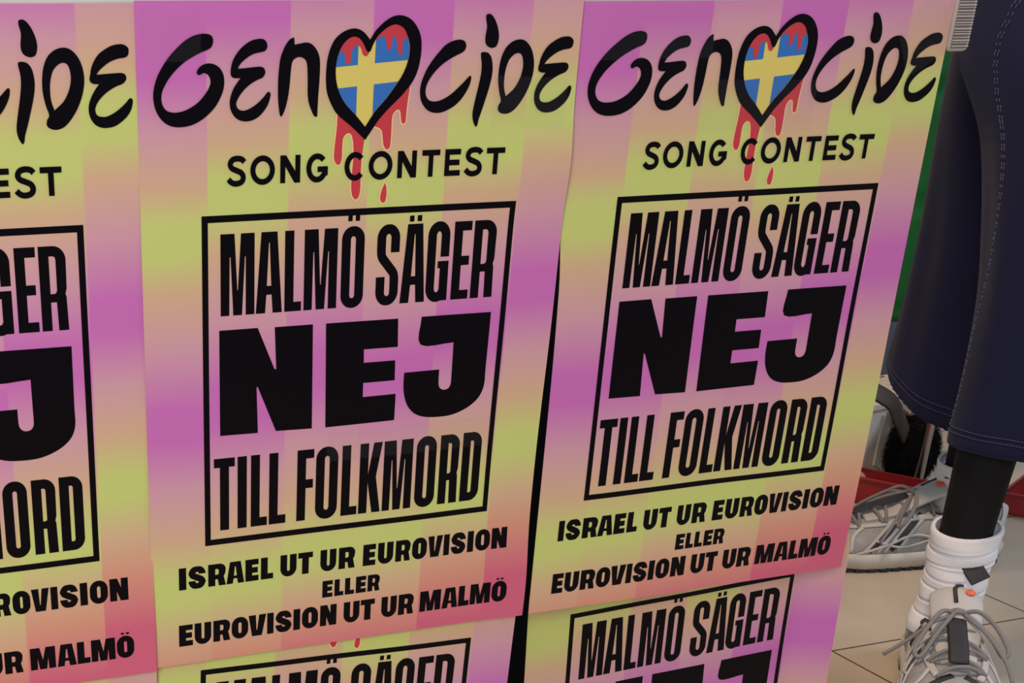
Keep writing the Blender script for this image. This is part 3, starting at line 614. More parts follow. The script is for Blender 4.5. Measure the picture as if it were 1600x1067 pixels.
# ------------------------------------------------------------------ table that carries the posters
TBL = mat('pale_grey_laminate', (196, 192, 188), 0.5, vary=(30, (186, 182, 178)))
STEEL = mat('grey_steel', (120, 122, 126), 0.35, metal=0.9)
RIB = mat('ribbed_grey_trim', (188, 178, 170), 0.45, metal=0.25)
tb = empty('display_table', (0, 0.3, 0), 'low table with pale grey top behind the row of posters', 'table')
def tpart(name, fill, m, smooth=False):
    bm = bmesh.new(); fill(bm)
    for v in bm.verts: v.co -= Vector((0, .3, 0))
    return bm_obj(name, bm, m, tb, smooth)
tpart('tabletop', lambda b: add_box(b, -.80, .004, .700, .6175, .60, .7255, .003), TBL)
for sx, sy_ in ((-.76, .05), (-.76, .55), (.56, .05), (.56, .55)):
    tpart('leg', lambda b: add_box(b, sx - .014, sy_ + .02 - .014, 0.0, sx + .014, sy_ + .02 + .014, .702, .003), STEEL)
def plate(b):
    add_box(b, .5985, -.0022, .6885, .6160, .0042, .7262, .003)          # plate with a plain rim
def panel(b):
    add_box(b, .5992, -.0026, .6905, .6132, -.0018, .7245, .0003)
def ribs(b):
    z = .6915; k = 0
    while z < .7235:
        h_ = (.0008, .0005, .0010, .0006)[k % 4]
        add_box(b, .5990, -.0036, z, .6138, -.0024, z + h_, .0002); z += h_ + (.0015, .0008, .0011)[k % 3]; k += 1
RIBD = mat('dark_grey_recess', (112, 104, 100), 0.6)
tpart('corner_trim', plate, RIB); tpart('ribbed_panel', panel, RIBD)
tpart('trim_rib', ribs, RIB)

# ------------------------------------------------------------------ person (seen from the waist down)
NAVY = mat('navy_cotton', (22, 24, 50), 0.9, 0.15, bump=(260, .25, .001), vary=(5, (27, 30, 60)), sheen=0.05)
THREAD = mat('grey_blue_thread', (74, 78, 102), 0.8)
BLACKKNIT = mat('black_knit', (13, 12, 15), 0.8, 0.25, bump=(300, .2, .001))
SOCKW = mat('white_sock_knit', (226, 226, 230), 0.9, 0.2, bump=(220, .25, .001))
SHOEG = mat('light_grey_mesh', (162, 160, 158), 0.75, 0.3, bump=(420, .6, .0012), vary=(60, (144, 143, 144)))
SHOEL = mat('pale_grey_synthetic', (182, 180, 178), 0.55, 0.4, bump=(300, .2, .0006))
SHOED = mat('charcoal_synthetic', (46, 44, 50), 0.6, 0.4)
SOLEW = mat('off_white_rubber', (196, 192, 182), 0.6, 0.4, vary=(25, (180, 174, 160)))
SOLED = mat('dark_rubber_tread', (38, 40, 42), 0.7)
LACE = mat('grey_lace', (128, 126, 126), 0.85, 0.2, bump=(500, .5, .0006))
ORANGE = mat('orange_badge', (226, 96, 58), 0.5)

person = empty('person', (1.27, 0.49, 0), 'person in long navy shorts, black leggings, white socks and grey running shoes', 'person')
PB = Vector((1.27, 0.49, 0))
def ppart(o):
    o.parent = person; o.matrix_parent_inverse = Matrix.Translation(-PB); return o

ANK1, ANK2 = Vector((1.0725, 0.3067, 0.09)), Vector((1.385, 0.607, 0.085))
# legs as one continuous skin
bm = bmesh.new()
chain = [((1.255, .48, .92), .10), ((1.222, .435, .82), .075), ((1.145, .35, .62), .068), ((1.108, .325, .47), .048), ((1.088, .315, .376), .043), ((1.079, .310, .261), .034), ((ANK1.x, ANK1.y, .16), .030), ((ANK1.x, ANK1.y, .085), .030)]
chain2 = [((1.305, .535, .82), .075), ((1.36, .59, .60), .070), ((1.374, .602, .46), .050), ((1.378, .605, .36), .045), ((1.384, .607, .24), .0355), ((ANK2.x, ANK2.y, .14), .031), ((ANK2.x, ANK2.y, .085), .031)]
root_v = bm.verts.new(chain[0][0]); vl = [root_v]; rl = [chain[0][1]]
def grow_chain(ch, start):
    p = start
    for c, r in ch:
        v = bm.verts.new(c); bm.edges.new((p, v)); vl.append(v); rl.append(r); p = v
grow_chain(chain[1:], root_v); grow_chain(chain2, root_v)
me = bpy.data.meshes.new('leggings'); bm.verts.index_update(); bm.to_mesh(me); bm.free()
leg = bpy.data.objects.new('leggings', me); col.objects.link(leg); me.materials.append(BLACKKNIT)
sk = leg.modifiers.new('skin', 'SKIN')
for i, r in enumerate(rl):
    me.skin_vertices[0].data[i].radius = (r, r); me.skin_vertices[0].data[i].use_root = (i == 0)
sk.use_smooth_shade = True
ss = leg.modifiers.new('sub', 'SUBSURF'); ss.levels = 2; ss.render_levels = 2
ppart(leg)

# shorts: two wide legs and the hips, fused into one cloth
def ring_loft(stations, n=72):
    """stations: (centre, rx, ry, fold amplitude, fold phase); closed shell"""
    v, f = [], []
    for (c, rx, ry, amp, ph) in stations:
        for k in range(n):
            a = 2 * PI * k / n
            m_ = 1 + amp * (0.55*math.sin(3*a + ph) + 0.35*math.sin(5*a - 1.7*ph + 1) + 0.25*math.sin(8*a + 2.3*ph))
            dz = 0
            v.append(Vector((c[0] + rx*m_*math.cos(a), c[1] + ry*m_*math.sin(a), c[2] + (c[3]*math.cos(a - c[4]) if len(c) > 3 else 0))))
    for i in range(len(stations) - 1):
        for k in range(n): f.append((i*n+k, i*n+(k+1) % n, (i+1)*n+(k+1) % n, (i+1)*n+k))
    f.append(tuple(range(n))[::-1]); f.append(tuple((len(stations)-1)*n + k for k in range(n)))
    return v, f
def lerp_stations(keys, n):
    flat = [tuple(k[0]) + tuple(k[1:]) for k in keys]; out = []
    flat = [f_[:3] + ((f_[3], f_[4]) if len(f_) > 7 else (0, 0)) + f_[-4:] for f_ in flat]
    for i in range(n + 1):
        t = i / n * (len(flat) - 1); j = min(int(t), len(flat) - 2); s = t - j
        p1, p2 = flat[j], flat[j + 1]
        p0 = flat[j - 1] if j else p1; p3 = flat[j + 2] if j + 2 < len(flat) else p2
        v = [0.5 * (2*b_ + (c_ - a_)*s + (2*a_ - 5*b_ + 4*c_ - d_)*s*s + (3*b_ - a_ - 3*c_ + d_)*s**3) for a_, b_, c_, d_ in zip(p0, p1, p2, p3)]
        v[4] = p1[4] if p1[4] else p2[4]
        out.append((tuple(v[:5]), v[5], v[6], v[7], v[8]))
    return out
AH = math.atan2(-.66, -.75)           # towards the viewer's side of the hem
AR = -1.72                            # the far leg's hem droops towards the near leg
leg1 = [((1.119, .286, .272, .006, AH), .086, .084, .06, .3), ((1.121, .291, .376, 0, 0), .083, .083, .07, .7), ((1.126, .303, .472, 0, 0), .084, .087, .08, 1.2),
        ((1.140, .334, .59, 0, 0), .098, .100, .06, 1.9), ((1.168, .398, .70, 0, 0), .126, .128, .03, 2.4), ((1.215, .44, .82, 0, 0), .128, .125, .0, 2.6), ((1.24, .465, .91, 0, 0), .10, .10, 0, 2.8)]
leg2 = [((1.352, .628, .240, -.040, AR), .092, .092, .06, 2.0), ((1.354, .627, .36, 0, 0), .089, .09, .06, 2.5), ((1.356, .622, .48, 0, 0), .092, .094, .06, 3.1),
        ((1.352, .612, .62, 0, 0), .104, .104, .05, 3.7), ((1.325, .565, .76, 0, 0), .118, .12, .02, 4.1), ((1.305, .54, .84, 0, 0), .125, .12, 0, 4.3), ((1.285, .51, .91, 0, 0), .10, .10, 0, 4.5)]
hips = [((1.255, .48, .70, 0, 0), .10, .11, .01, 0), ((1.258, .48, .80, 0, 0), .158, .155, .01, 0), ((1.258, .48, .88, 0, 0), .170, .155, .01, 0), ((1.255, .475, .97, 0, 0), .155, .135, .0, 0), ((1.255, .475, 1.0, 0, 0), .15, .13, 0, 0)]
ac = Acc(); ac.add(ring_loft(lerp_stations(leg1, 40))); ac.add(ring_loft(lerp_stations(leg2, 40))); ac.add(ring_loft(lerp_stations(hips, 16)))
shorts = ac.obj('shorts', NAVY)
rm = shorts.modifiers.new('cloth', 'REMESH'); rm.mode = 'VOXEL'; rm.voxel_size = 0.0042; rm.use_smooth_shade = True
sm_ = shorts.modifiers.new('smooth', 'SMOOTH'); sm_.factor = 0.5; sm_.iterations = 5
ppart(shorts)
def leg_point(keys, t, a, lift):
    st = lerp_stations(keys, 200)[int(t * 200)]
    c, rx, ry, amp, ph = st
    m_ = 1 + amp * (0.55*math.sin(3*a + ph) + 0.35*math.sin(5*a - 1.7*ph + 1) + 0.25*math.sin(8*a + 2.3*ph))
    return Vector((c[0] + (rx*m_ + lift)*math.cos(a), c[1] + (ry*m_ + lift)*math.sin(a), c[2] + c[3]*math.cos(a - c[4])))
def child_of(o, par):
    o.parent = par; o.matrix_parent_inverse = par.matrix_parent_inverse.inverted() @ Matrix.Identity(4) if False else Matrix.Identity(4); return o
def stitched(keys, t, name):
    a2 = Acc()
    for tt in (t, t + .011):
        for k in range(0, 150):
            a0, a1 = 2*PI*k/150, 2*PI*(k + .68)/150
            a2.add(tube_mesh([leg_point(keys, tt, a0, .0006), leg_point(keys, tt, a1, .0006)], .0005, 5))
    o = a2.obj(name, THREAD); child_of(o, shorts)
stitched(leg1, .040, 'hem_stitching'); stitched(leg2, .038, 'hem_stitching')
a2 = Acc()
def seam_angle(t): return 2.46 + .26 * t + 1.4 * t * t + .05 * math.sin(t * 19)
for k in range(90):
    t0, t1 = .05 + .72 * k / 90, .05 + .72 * (k + .65) / 90
    for da in (-.02, .02):
        a2.add(tube_mesh([leg_point(leg1, t0, seam_angle(t0) + da, .0005), leg_point(leg1, t1, seam_angle(t1) + da, .0005)], .0005, 5))
child_of(a2.obj('seam_stitching', THREAD), shorts)

# socks
def sock(ank, lean, z0, z1, r0):
    n, m_ = 64, 130; v, f = [], []
    for i in range(m_ + 1):
        t = i / m_; z = z0 + (z1 - z0) * t
        fold = 0.0004 * math.sin(t * 27 + .8*math.sin(t*7)) * sstep(0, .15, t) * (1 - sstep(.86, .9, t))
        cuff = 0.0016 * sstep(.66, .69, t) + .0012 * sstep(.82, .84, t)
        a_ = 0
        r = r0 + fold + cuff - .001 * sstep(.97, 1, t) + .006 * (1 - sstep(0, .3, t))
        for k in range(n):
            a = 2 * PI * k / n
            rr_ = r + .0008 * math.sin(a * 2 + t * 22) - sum(.0022 * gauss(t, t_ + .018*math.sin(a*w_ + t_*40), .011) for t_, w_ in ((.20, 1), (.32, 2), (.45, 1), (.57, 2), (.70, 1), (.83, 1))) + .00035 * math.sin(a * 28)
            v.append(Vector((ank.x + lean[0]*t + rr_*math.cos(a), ank.y + lean[1]*t + rr_*math.sin(a), z + .006*math.sin(a + 1.2)*t)))
    for i in range(m_):
        for k in range(n): f.append((i*n+k, i*n+(k+1) % n, (i+1)*n+(k+1) % n, (i+1)*n+k))
    b0 = len(v)
    for k in range(n):                                   # turned-in rim
        q = v[m_*n + k]; v.append(q + (Vector((ank.x + lean[0], ank.y + lean[1], q.z)) - q) * .10 + Vector((0, 0, -.001)))
    for k in range(n): f.append((m_*n+k, m_*n+(k+1) % n, b0+(k+1) % n, b0+k))
    o = mesh_obj('sock', v, f, SOCKW); ppart(o)
sock(ANK1, (.006, .004), .055, .182, .0350)
sock(ANK2, (0, 0), .055, .150, .0365)

# running shoes
XS = [0, .012, .03, .06, .09, .12, .15, .18, .21, .24, .262, .278, .286]
HW = [.014, .026, .033, .036, .036, .039, .044, .049, .051, .048, .040, .027, .008]
TP = [.082, .088, .090, .086, .084, .086, .082, .073, .065, .057, .050, .043, .032]
def interp(x, ys):
    x = min(max(x, XS[0]), XS[-1])
    for i in range(len(XS) - 1):
        if x <= XS[i + 1]:
            q = (x - XS[i]) / (XS[i + 1] - XS[i]); q = q
            return ys[i] + (ys[i + 1] - ys[i]) * q
def up_pt(x, s, lift=0.0):
    def base(x, s):
        hw, tp = interp(x, HW), interp(x, TP); a = s * PI / 2; zb = .024
        ca_, sa_ = max(math.cos(a), 0), math.sin(a)
        return Vector((x, hw * math.copysign(abs(sa_) ** .85, sa_), zb + (tp - zb) * ca_ ** .8))
    p = base(x, s)
    d1 = base(min(x + .003, .286), s) - base(max(x - .003, 0), s); d2 = base(x, min(s + .02, 1)) - base(x, max(s - .02, -1))
    n_ = d1.cross(d2)
    n_ = n_.normalized() if n_.length > 1e-9 else Vector((0, 0, 1))
    if n_.dot(p - Vector((x, 0, .03))) < 0: n_ = -n_
    return p + n_ * lift, n_
def ribbon(path, width, thick, lift):
    pts, ns = [], []
    for x, s in path:
        p, n_ = up_pt(x, s, lift); pts.append(p); ns.append(n_)
    return tube_mesh(pts, width / 2, 8, False, thick / width, ns)
def spath(a, n=5):
    return [(p.x, p.y) for p in smooth3([(q[0], q[1], 0) for q in a], n)]

def make_shoe(place_m):
    # upper
    n = 40; v, f = [], []; xs = [i * .286 / 60 for i in range(61)]
    for x in xs:
        for k in range(n + 1): v.append(up_pt(x, -1 + 2*k/n)[0])
    W_ = n + 1
    for i in range(60):
        for k in range(n): f.append((i*W_+k, (i+1)*W_+k, (i+1)*W_+k+1, i*W_+k+1))
    shoe = mesh_obj('shoe', [place_m @ q for q in v], f, SHOEG); ppart(shoe)
    sdm = shoe.modifiers.new('thickness', 'SOLIDIFY'); sdm.thickness = .0015; sdm.offset = -1
    def sub(name, acc, m, smooth=True):
        o = acc.obj(name, m, None, smooth, place_m); child_of(o, shoe); return o
    # midsole and tread
    def slab(z0, z1, grow0, grow1, rock0, rock1):
        vv, ff = [], []; xs2 = [i * .286 / 70 for i in range(71)]
        def lift(x): return .010 * max(0, (x - .20) / .086) ** 2 + .006 * max(0, (.05 - x) / .05) ** 2
        ring = []
        for x in xs2: ring.append((x, 1))
        for x in xs2[::-1]: ring.append((x, -1))
        N = len(ring)
        for z, g, rk in ((z0, grow0, rock0), ((z0 + z1)/2, (grow0 + grow1)/2 + .0015, (rock0 + rock1)/2), (z1, grow1, rock1)):
            for x, sd_ in ring:
                vv.append(Vector((.143 + (x - .143) * (1 + g * 5), sd_ * (interp(x, HW) + g), z + lift(x) * rk)))
        for l in range(2):
            for k in range(N): ff.append((l*N+k, l*N+(k+1) % N, (l+1)*N+(k+1) % N, (l+1)*N+k))
        ff.append(tuple(range(N))[::-1]); ff.append(tuple(2*N + k for k in range(N)))
        return vv, ff
    sub('midsole', Acc().add(slab(.006, .0275, .002, .0035, 1, .7)), SOLEW)
    tr = Acc(); tr.add(slab(.0035, .0075, .0005, .001, 1, 1))
    for k in range(15):
        x = .012 + k * .0185
        lf = .010 * max(0, (x - .20) / .086) ** 2 + .006 * max(0, (.05 - x) / .05) ** 2
        hw = interp(x, HW)
        for sd_ in (-1, 1):
            b = bmesh.new(); add_box(b, x - .0055, min(sd_*hw*.35, sd_*(hw + .0018)), lf, x + .0055, max(sd_*hw*.35, sd_*(hw + .0018)), lf + .0075, .001)
            b.verts.index_update(); tr.add(([q.co.copy() for q in b.verts], [[q.index for q in fc.verts] for fc in b.faces])); b.free()
    sub('tread', tr, SOLED, False)
    # toe guard and heel counter
    t = Acc()
    t.add(ribbon(spath([(.240, -.97), (.265, -.92), (.281, -.6), (.2848, 0), (.281, .6), (.265, .92), (.240, .97)]), .013, .002, .001))
    sub('toe_guard', t, SHOEL); t = Acc()
    t.add(ribbon(spath([(.06, -.85), (.03, -.8), (.008, -.6), (.002, 0), (.008, .6), (.03, .8), (.06, .85)]), .016, .003, .001))
    sub('heel_guard', t, SHOEL)
    # dark panels
    d = Acc()
    for sd_ in (-1, 1):
        d.add(ribbon(spath([(.128, sd_*.36), (.150, sd_*.62), (.176, sd_*.92)]), .011, .0016, .0006))
        d.add(ribbon(spath([(.158, sd_*.36), (.184, sd_*.62), (.208, sd_*.92)]), .010, .0016, .0006))
        d.add(ribbon(spath([(.226, sd_*.06), (.240, sd_*.34), (.247, sd_*.66), (.240, sd_*.93)]), .008, .0016, .0006))
        d.add(ribbon(spath([(.100, sd_*.46), (.104, sd_*.72), (.094, sd_*.95)]), .014, .0016, .0006))
        d.add(ribbon(spath([(.03, sd_*.45), (.06, sd_*.50), (.09, sd_*.46), (.115, sd_*.36)]), .009, .003, .001))
    sub('dark_overlay', d, SHOED)
    # light frames over the dark panels
    g_ = Acc()
    for sd_ in (-1, 1):
        for x0 in (.119, .139, .149, .169):
            g_.add(ribbon(spath([(x0, sd_*.34), (x0 + .021, sd_*.6), (x0 + .046, sd_*.95)]), .0048, .0026, .0012))
        g_.add(ribbon(spath([(.09, sd_*.93), (.14, sd_*.74), (.19, sd_*.86), (.225, sd_*.96)]), .0042, .0022, .0022))
        g_.add(ribbon(spath([(.10, sd_*.80), (.16, sd_*.90), (.20, sd_*.72)]), .0034, .0022, .0022))
        g_.add(ribbon(spath([(.212, sd_*.34), (.228, sd_*.55), (.232, sd_*.93)]), .006, .0026, .0012))
    sub('light_overlay', g_, SHOEL)
    # eyelet band
    e = Acc()
    for sd_ in (-1, 1): e.add(ribbon(spath([(.104, sd_*.44), (.14, sd_*.42), (.185, sd_*.38), (.228, sd_*.24)]), .009, .003, .0012))
    sub('eyelet_band', e, SHOEL)
    # tongue rising in front of the ankle
    tv, tf = [], []; nu, nv = 12, 14
    for j in range(nv + 1):
        q = j / nv
        cx = .205 - .080 * q - .030 * sstep(.55, 1, q); cz = up_pt(min(cx, .20), 0)[0].z + .003 + .028 * sstep(.50, 1, q)
        hw = (.018 + .012 * q) * (1 - .55 * sstep(.86, 1.0, q) ** 2)
        for i in range(nu + 1):
            s = -1 + 2*i/nu
            tv.append(Vector((cx - .010 * s*s * sstep(.4, 1, q), hw * s, cz - .006 * s*s + .004 * (1 - s*s) * sstep(.6, 1, q))))
    for j in range(nv):
        for i in range(nu): tf.append((j*(nu+1)+i, j*(nu+1)+i+1, (j+1)*(nu+1)+i+1, (j+1)*(nu+1)+i))
    to = sub('tongue', Acc().add((tv, tf)), SHOEL)
    tm = to.modifiers.new('thickness', 'SOLIDIFY'); tm.thickness = .007; tm.offset = 0
    ts_ = to.modifiers.new('sub', 'SUBSURF'); ts_.levels = 1; ts_.render_levels = 2
    def tongue_pt(q, s, lift):
        def raw(q, s):
            cx = .205 - .080 * q - .030 * sstep(.55, 1, q); cz = up_pt(min(cx, .20), 0)[0].z + .003 + .028 * sstep(.50, 1, q)
            hw = (.018 + .012 * q) * (1 - .55 * sstep(.86, 1.0, q) ** 2)
            return Vector((cx - .010*s*s*sstep(.4, 1, q), hw * s, cz - .006*s*s + .004*(1 - s*s)*sstep(.6, 1, q)))
        p = raw(q, s); n_ = (raw(q - .03, s) - p).cross(raw(q, s + .05) - p).normalized()
        if n_.z < 0: n_ = -n_
        return p + n_ * lift, n_
    bp, bn = tongue_pt(.90, .40, .0042)
    b = bmesh.new(); bmesh.ops.create_uvsphere(b, u_segments=20, v_segments=12, radius=1)
    RQ = Matrix.Translation(bp) @ bn.to_track_quat('Z', 'Y').to_matrix().to_4x4()
    b.verts.index_update(); dv = ([RQ @ Vector((q.co.x*.0065, q.co.y*.0050, q.co.z*.0018)) for q in b.verts], [[q.index for q in fc.verts] for fc in b.faces]); b.free()
    sub('orange_badge', Acc().add(dv), ORANGE)
    mk = [tongue_pt(q, s, .0042) for q, s in ((.985, .25), (.975, -.05), (.92, -.14), (.80, -.10))]
    sub('tongue_mark', Acc().add(tube_mesh([m_[0] for m_ in mk], .0024, 8, False, .4, [m_[1] for m_ in mk])), SHOED)
    tp_, tn_ = tongue_pt(.99, .70, .006)
    b = bmesh.new(); add_box(b, -.0115, -.011, -.002, .0115, .011, .002, .0012, Matrix.Translation(tp_ + Vector((.004, .003, .019))) @ Matrix.Rotation(.9, 4, 'Y') @ Matrix.Rotation(.6, 4, 'Z'))
    b.verts.index_update(); dv = ([q.co.copy() for q in b.verts], [[q.index for q in fc.verts] for fc in b.faces]); b.free()
    sub('pull_tab', Acc().add(dv), SHOED)
    # dark pull strip over the lacing
    st = Acc(); pts = [up_pt(x, 0)[0] + Vector((0, -.002, .0150 if x < .205 else .0120)) for x in (.142, .152, .162, .172, .182, .192, .202, .212, .220)]
    st.add(tube_mesh(pts, .0105, 8, False, .16, Vector((0.3, 0, 1))))
    sub('pull_strip', st, SHOED)
    # laces
    la = Acc()
    for k, x in enumerate((.120, .138, .156, .174, .192, .210, .224)):
        w0 = (.44, .42, .40, .38, .36, .32, .26)[k]
        pts = []
        for j in range(9):
            s = -1 + 2*j/8
            p = up_pt(x + .007 * s * (1 if k % 2 else -1), s * w0, .002)[0]; pts.append(p + Vector((0, 0, .0085 * (1 - s*s))))
        la.add(tube_mesh(smooth3(pts, 2), .0023, 8))
    kz = up_pt(.136, 0)[0] + Vector((0, 0, .0165))
    kn = []
    for j in range(15):
        a = j / 14 * 4 * PI
        kn.append(kz + Vector((.004*math.sin(a*.5), .0075*math.cos(a), .004*math.sin(a) + .001)))
    la.add(tube_mesh(kn, .0030, 8))
    K = lambda *c: kz + Vector(c)
    la.add(tube_mesh(smooth3([K(0, .004, .002), K(.006, .020, .008), K(.014, .040, -.006), K(.030, .054, -.026), K(.036, .048, -.031), K(.024, .032, -.012), K(.004, .006, .003)], 6), .0026, 8))
    la.add(tube_mesh(smooth3([K(0, -.004, .002), K(.010, -.018, .006), K(.028, -.032, -.008), K(.052, -.044, -.028), K(.058, -.037, -.033), K(.034, -.022, -.012), K(.004, -.005, .003)], 6), .0026, 8))
    la.add(tube_mesh(smooth3([K(.002, .004, 0), K(.022, .026, -.008), K(.046, .050, -.032), K(.062, .060, -.052)], 6), .0022, 8))
    la.add(tube_mesh(smooth3([K(.002, -.004, 0), K(.020, -.026, -.004), K(.030, -.050, -.026), K(.032, -.072, -.046)], 6), .0022, 8))
    sub('lace', la, LACE)
    return shoe
def shoe_frame(heel, toe_dir, long_=.95):
    d = Vector((toe_dir[0], toe_dir[1], 0)).normalized(); l = Vector((-d.y, d.x, 0))
    return Matrix(((d.x, l.x, 0, heel[0]), (d.y, l.y, 0, heel[1]), (0, 0, 1, 0), (0, 0, 0, 1))) @ Matrix.Diagonal((long_, 1.0, 1.0, 1.0))
D1 = Vector((-.62, -.785, 0)).normalized(); D2 = Vector((-.947, .32, 0)).normalized()
s1 = make_shoe(shoe_frame(ANK1 - D1 * .058, D1)); s2 = make_shoe(shoe_frame(ANK2 - D2 * .067, D2, 1.0))

# ------------------------------------------------------------------ things on the floor behind the table
GREEN = mat('green_cloth', (24, 112, 58), 0.75, 0.3, vary=(7, (18, 96, 48)), bump=(200, .2, .001))
CHROME = mat('chrome', (190, 190, 192), 0.18, metal=1.0)
BLKPL = mat('black_plastic', (22, 22, 24), 0.5)
st = empty('banner_stand', (1.545, 0.84, 0), 'thin chrome upright pole standing behind the grey shoes', 'pole')
def cyl(name, r, z0, z1, m, par, x=0, y=0, n=20):
    v, f = tube_mesh([(x, y, z0), (x, y, z1)], r, n); return mesh_obj(name, v, f, m, par)
cyl('pole', .0075, .006, .86, CHROME, st); cyl('rubber_foot', .012, 0, .02, BLKPL, st); cyl('collar', .011, .80, .83, BLKPL, st)
v, f = tube_mesh([(-.22, .012, .85), (.30, .012, .85)], .006, 14); mesh_obj('crossbar', v, f, CHROME, st)

v, f = [], []; nu, nv = 60, 50
for j in range(nv + 1):
    for i in range(nu + 1):
        q = j / nv; u = i / nu
        x = 1.40 + .50 * u; z = .846 - .560 * q
        y = .872 + .010 * math.sin(u * 17 + 2*q) * (.3 + q) + .008 * math.sin(u * 41 + 6*q) + .006 * gauss(q % .28, .14, .02)
        v.append(Vector((x, y, z + .006*math.sin(u*9))))
for j in range(nv):
    for i in range(nu): f.append((j*(nu+1)+i, (j+1)*(nu+1)+i, (j+1)*(nu+1)+i+1, j*(nu+1)+i+1))
gc = mesh_obj('green_cloth', v, f, GREEN); tag(gc, 'green cloth hanging between the right poster and the navy shorts', 'cloth')
sd = gc.modifiers.new('thickness', 'SOLIDIFY'); sd.thickness = .0012

WHT = mat('white_plastic', (226, 216, 206), 0.5, vary=(12, (200, 190, 178)))
cr = empty('plastic_crate', (1.566, 1.005, 0), 'off white ribbed plastic crate standing on the floor behind the black fur', 'crate')
RZ = Matrix.Rotation(.20, 4, 'Z') @ Matrix.Diagonal((.76, .50, 1, 1))
def cpart(name, fill, m):
    bm = bmesh.new(); fill(bm)
    for q in bm.verts: q.co = RZ @ q.co
    return bm_obj(name, bm, m, cr)
def shell(b):
    t = .006
    add_box(b, -.19, -.12, 0, .19, .12, .008, .002)
    add_box(b, -.19, -.12, .004, .19, -.12 + t, .135, .002); add_box(b, -.19, .12 - t, .004, .19, .12, .135, .002)
    add_box(b, -.19, -.12, .004, -.19 + t, .12, .135, .002); add_box(b, .19 - t, -.12, .004, .19, .12, .135, .002)
    for k in range(9):
        x = -.17 + k * .0425
        add_box(b, x - .004, -.126, .01, x + .004, -.119, .12, .001); add_box(b, x - .004, .119, .01, x + .004, .126, .12, .001)
    for k in range(5):
        y = -.09 + k * .045
        add_box(b, -.196, y - .004, .01, -.189, y + .004, .12, .001); add_box(b, .189, y - .004, .01, .196, y + .004, .12, .001)
cpart('crate_body', shell, WHT)
def lid(b):
    add_box(b, -.20, -.13, .130, .20, .13, .142, .003)
    for k in range(6): add_box(b, -.16 + k*.062, -.105, .1405, -.125 + k*.062, .105, .145, .0015)
cpart('lid', lid, WHT)
def slots(b):
    for k in range(8): add_box(b, -.175 + k*.045, .108, .1412, -.150 + k*.045, .114, .1428)
cpart('slot', slots, BLKPL)

# black fur bundle with a strap
BEIGE = mat('beige_cardboard', (188, 160, 132), 0.8, vary=(18, (172, 142, 114)))
FUR = mat('black_fur', (12, 11, 11), 0.8, 0.25)
STRAP = mat('dark_brown_strap', (62, 52, 46), 0.6, 0.4, vary=(40, (54, 44, 40)))
fb = empty('fur_bundle', (1.578, 0.893, 0), 'black furry bundle with a flat brown strap in front of the white crate', 'fur bundle')
b = bmesh.new(); bmesh.ops.create_icosphere(b, subdivisions=4, radius=1)
for q in b.verts:
    n_ = noise.noise(q.co * 2.2) * .12
    q.co = Vector((q.co.x*.037, q.co.y*.032, q.co.z*.054)) * (1 + n_) + Vector((-.003, 0, .070))
core = [(q.co.copy(), q.normal.copy()) for q in b.verts]
b.normal_update(); core = [(q.co.copy(), q.normal.copy()) for q in b.verts]
bm_obj('body', b, FUR, fb, True)
fa = Acc(); rnd = random.Random(9)
for k in range(5200):
    c, n_ = core[rnd.randrange(len(core))]
    d = (n_ + Vector((rnd.uniform(-.5, .5), rnd.uniform(-.5, .5), rnd.uniform(-.9, .2)))).normalized()
    L = rnd.uniform(.007, .014); t = d.cross(Vector((rnd.random(), rnd.random(), rnd.random()))).normalized() * .0007
    s_ = d.cross(t).normalized() * .0007; p0 = c + t * rnd.uniform(-3, 3)
    tip = p0 + d * L + Vector((0, 0, -.004)); mid = p0 + d * L * .55
    if tip.z < .002: tip.z = .002
    fa.add(([p0 - t, p0 + t, p0 + s_, mid - t*.7, mid + t*.7, mid + s_*.7, tip], [(0, 1, 4, 3), (1, 2, 5, 4), (2, 0, 3, 5), (3, 4, 6), (4, 5, 6), (5, 3, 6)]))
fur = fa.obj('fur', FUR, fb); fur['kind'] = 'stuff'
v, f = tube_mesh(smooth3([(-.036, -.014, .098), (-.064, -.020, .130), (-.100, -.022, .168), (-.17, 0, .190), (-.215, .02, .13), (-.23, .03, .004)], 6), .0165, 8, False, .12, Vector((-.3, -.75, .75)))
mesh_obj('strap', v, f, STRAP, fb)
v, f = tube_mesh(smooth3([(-.012, .028, .126), (.008, .030, .137), (.030, .026, .130), (.052, .018, .104)], 6), .0135, 10, False, .6, Vector((0, -.5, 1)))
mesh_obj('beige_band', v, f, BEIGE, fb)

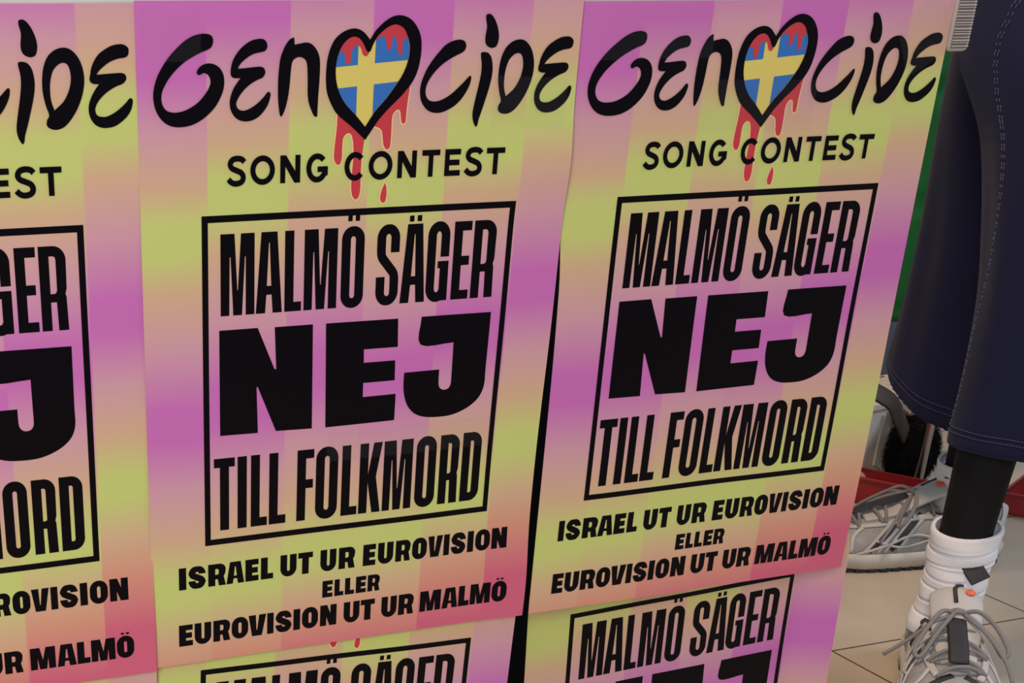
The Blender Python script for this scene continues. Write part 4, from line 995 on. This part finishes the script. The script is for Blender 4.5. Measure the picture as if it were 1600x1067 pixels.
# beige paper rolls, red trays
def roll(x, y, z, ang, L, r, label, tilt=0.0):
    d = Vector((math.cos(ang)*math.cos(tilt), math.sin(ang)*math.cos(tilt), math.sin(tilt)))
    a3 = Acc(); pts = [d * (L * (k/12 - .5)) for k in range(13)]
    v, f = tube_mesh(pts, [r * (1 + .05*math.sin(k*1.3)) for k in range(13)], 22)
    a3.add((v, f))
    o = a3.obj('cardboard_roll', BEIGE); o.location = (x, y, z); return tag(o, label, 'cardboard roll')
roll(1.490, .912, .0215, .1, .070, .0205, 'beige cardboard roll lying on the floor behind the red tray')
REDP = mat('red_plastic', (146, 28, 32), 0.45, vary=(20, (130, 24, 28)))
def tray(x, y, ang, L, W_, H_, label):
    t_ = empty('plastic_tray', (x, y, 0), label, 'tray', 'red plastic trays')
    bm = bmesh.new(); R_ = Matrix.Rotation(ang, 4, 'Z'); k = .003
    add_box(bm, -L/2, -W_/2, 0, L/2, W_/2, .004, .001, R_)
    for a in (-1, 1):
        add_box(bm, min(a*L/2, a*(L/2 - k)), -W_/2, .001, max(a*L/2, a*(L/2 - k)), W_/2, H_, .001, R_)
        add_box(bm, -L/2, min(a*W_/2, a*(W_/2 - k)), .001, L/2, max(a*W_/2, a*(W_/2 - k)), H_, .001, R_)
    bm_obj('tray_body', bm, REDP, t_)
    bm = bmesh.new()
    for a in (-1, 1):
        add_box(bm, min(a*(L/2 + .004), a*(L/2 - .003)), -W_/2 - .004, H_ - .004, max(a*(L/2 + .004), a*(L/2 - .003)), W_/2 + .004, H_, .001, R_)
        add_box(bm, -L/2 - .004, min(a*(W_/2 + .004), a*(W_/2 - .003)), H_ - .004, L/2 + .004, max(a*(W_/2 + .004), a*(W_/2 - .003)), H_, .001, R_)
    bm_obj('rim', bm, REDP, t_)
tray(1.494, .838, -1.1, .14, .05, .045, 'red plastic tray on the floor beside the laced grey shoe')
tray(1.72, .745, .5, .16, .09, .035, 'red plastic tray behind the black legging at the right edge')

SLATE = mat('slate_blue_plastic', (70, 80, 96), 0.5, vary=(10, (62, 72, 88)))
sb_ = empty('storage_box', (1.90, 1.42, 0), 'slate blue box standing on the floor behind the white crate', 'box')
bm = bmesh.new(); R_ = Matrix.Rotation(.2, 4, 'Z'); add_box(bm, -.24, -.15, 0, .24, .15, .24, .006, R_); bm_obj('box_body', bm, SLATE, sb_)
bm = bmesh.new(); add_box(bm, -.247, -.157, .238, .247, .157, .262, .006, R_); bm_obj('lid', bm, SLATE, sb_)

# added black block under the table, only to darken the gap between posters
FILLER = mat('filler_black', (14, 13, 15), 0.85, 0.2)
bg_ = empty('gap_filler', (.30, .36, 0), 'black filler block added under the table to darken the gap between posters', 'filler')
b = bmesh.new(); add_box(b, -.36, -.16, 0, .36, .16, .60, .03)
bmesh.ops.subdivide_edges(b, edges=b.edges[:], cuts=6, use_grid_fill=True)
for q in b.verts: q.co += Vector((noise.noise(q.co*7), noise.noise(q.co*7 + Vector((9, 0, 0))), 0)) * .02 * (1 if q.co.z > .02 else 0)
bm_obj('filler_body', b, FILLER, bg_, True)
v, f = tube_mesh(smooth3([(-.15, 0, .59), (-.13, 0, .64), (0, 0, .665), (.13, 0, .64), (.15, 0, .59)], 6), .012, 10); mesh_obj('filler_loop', v, f, FILLER, bg_)
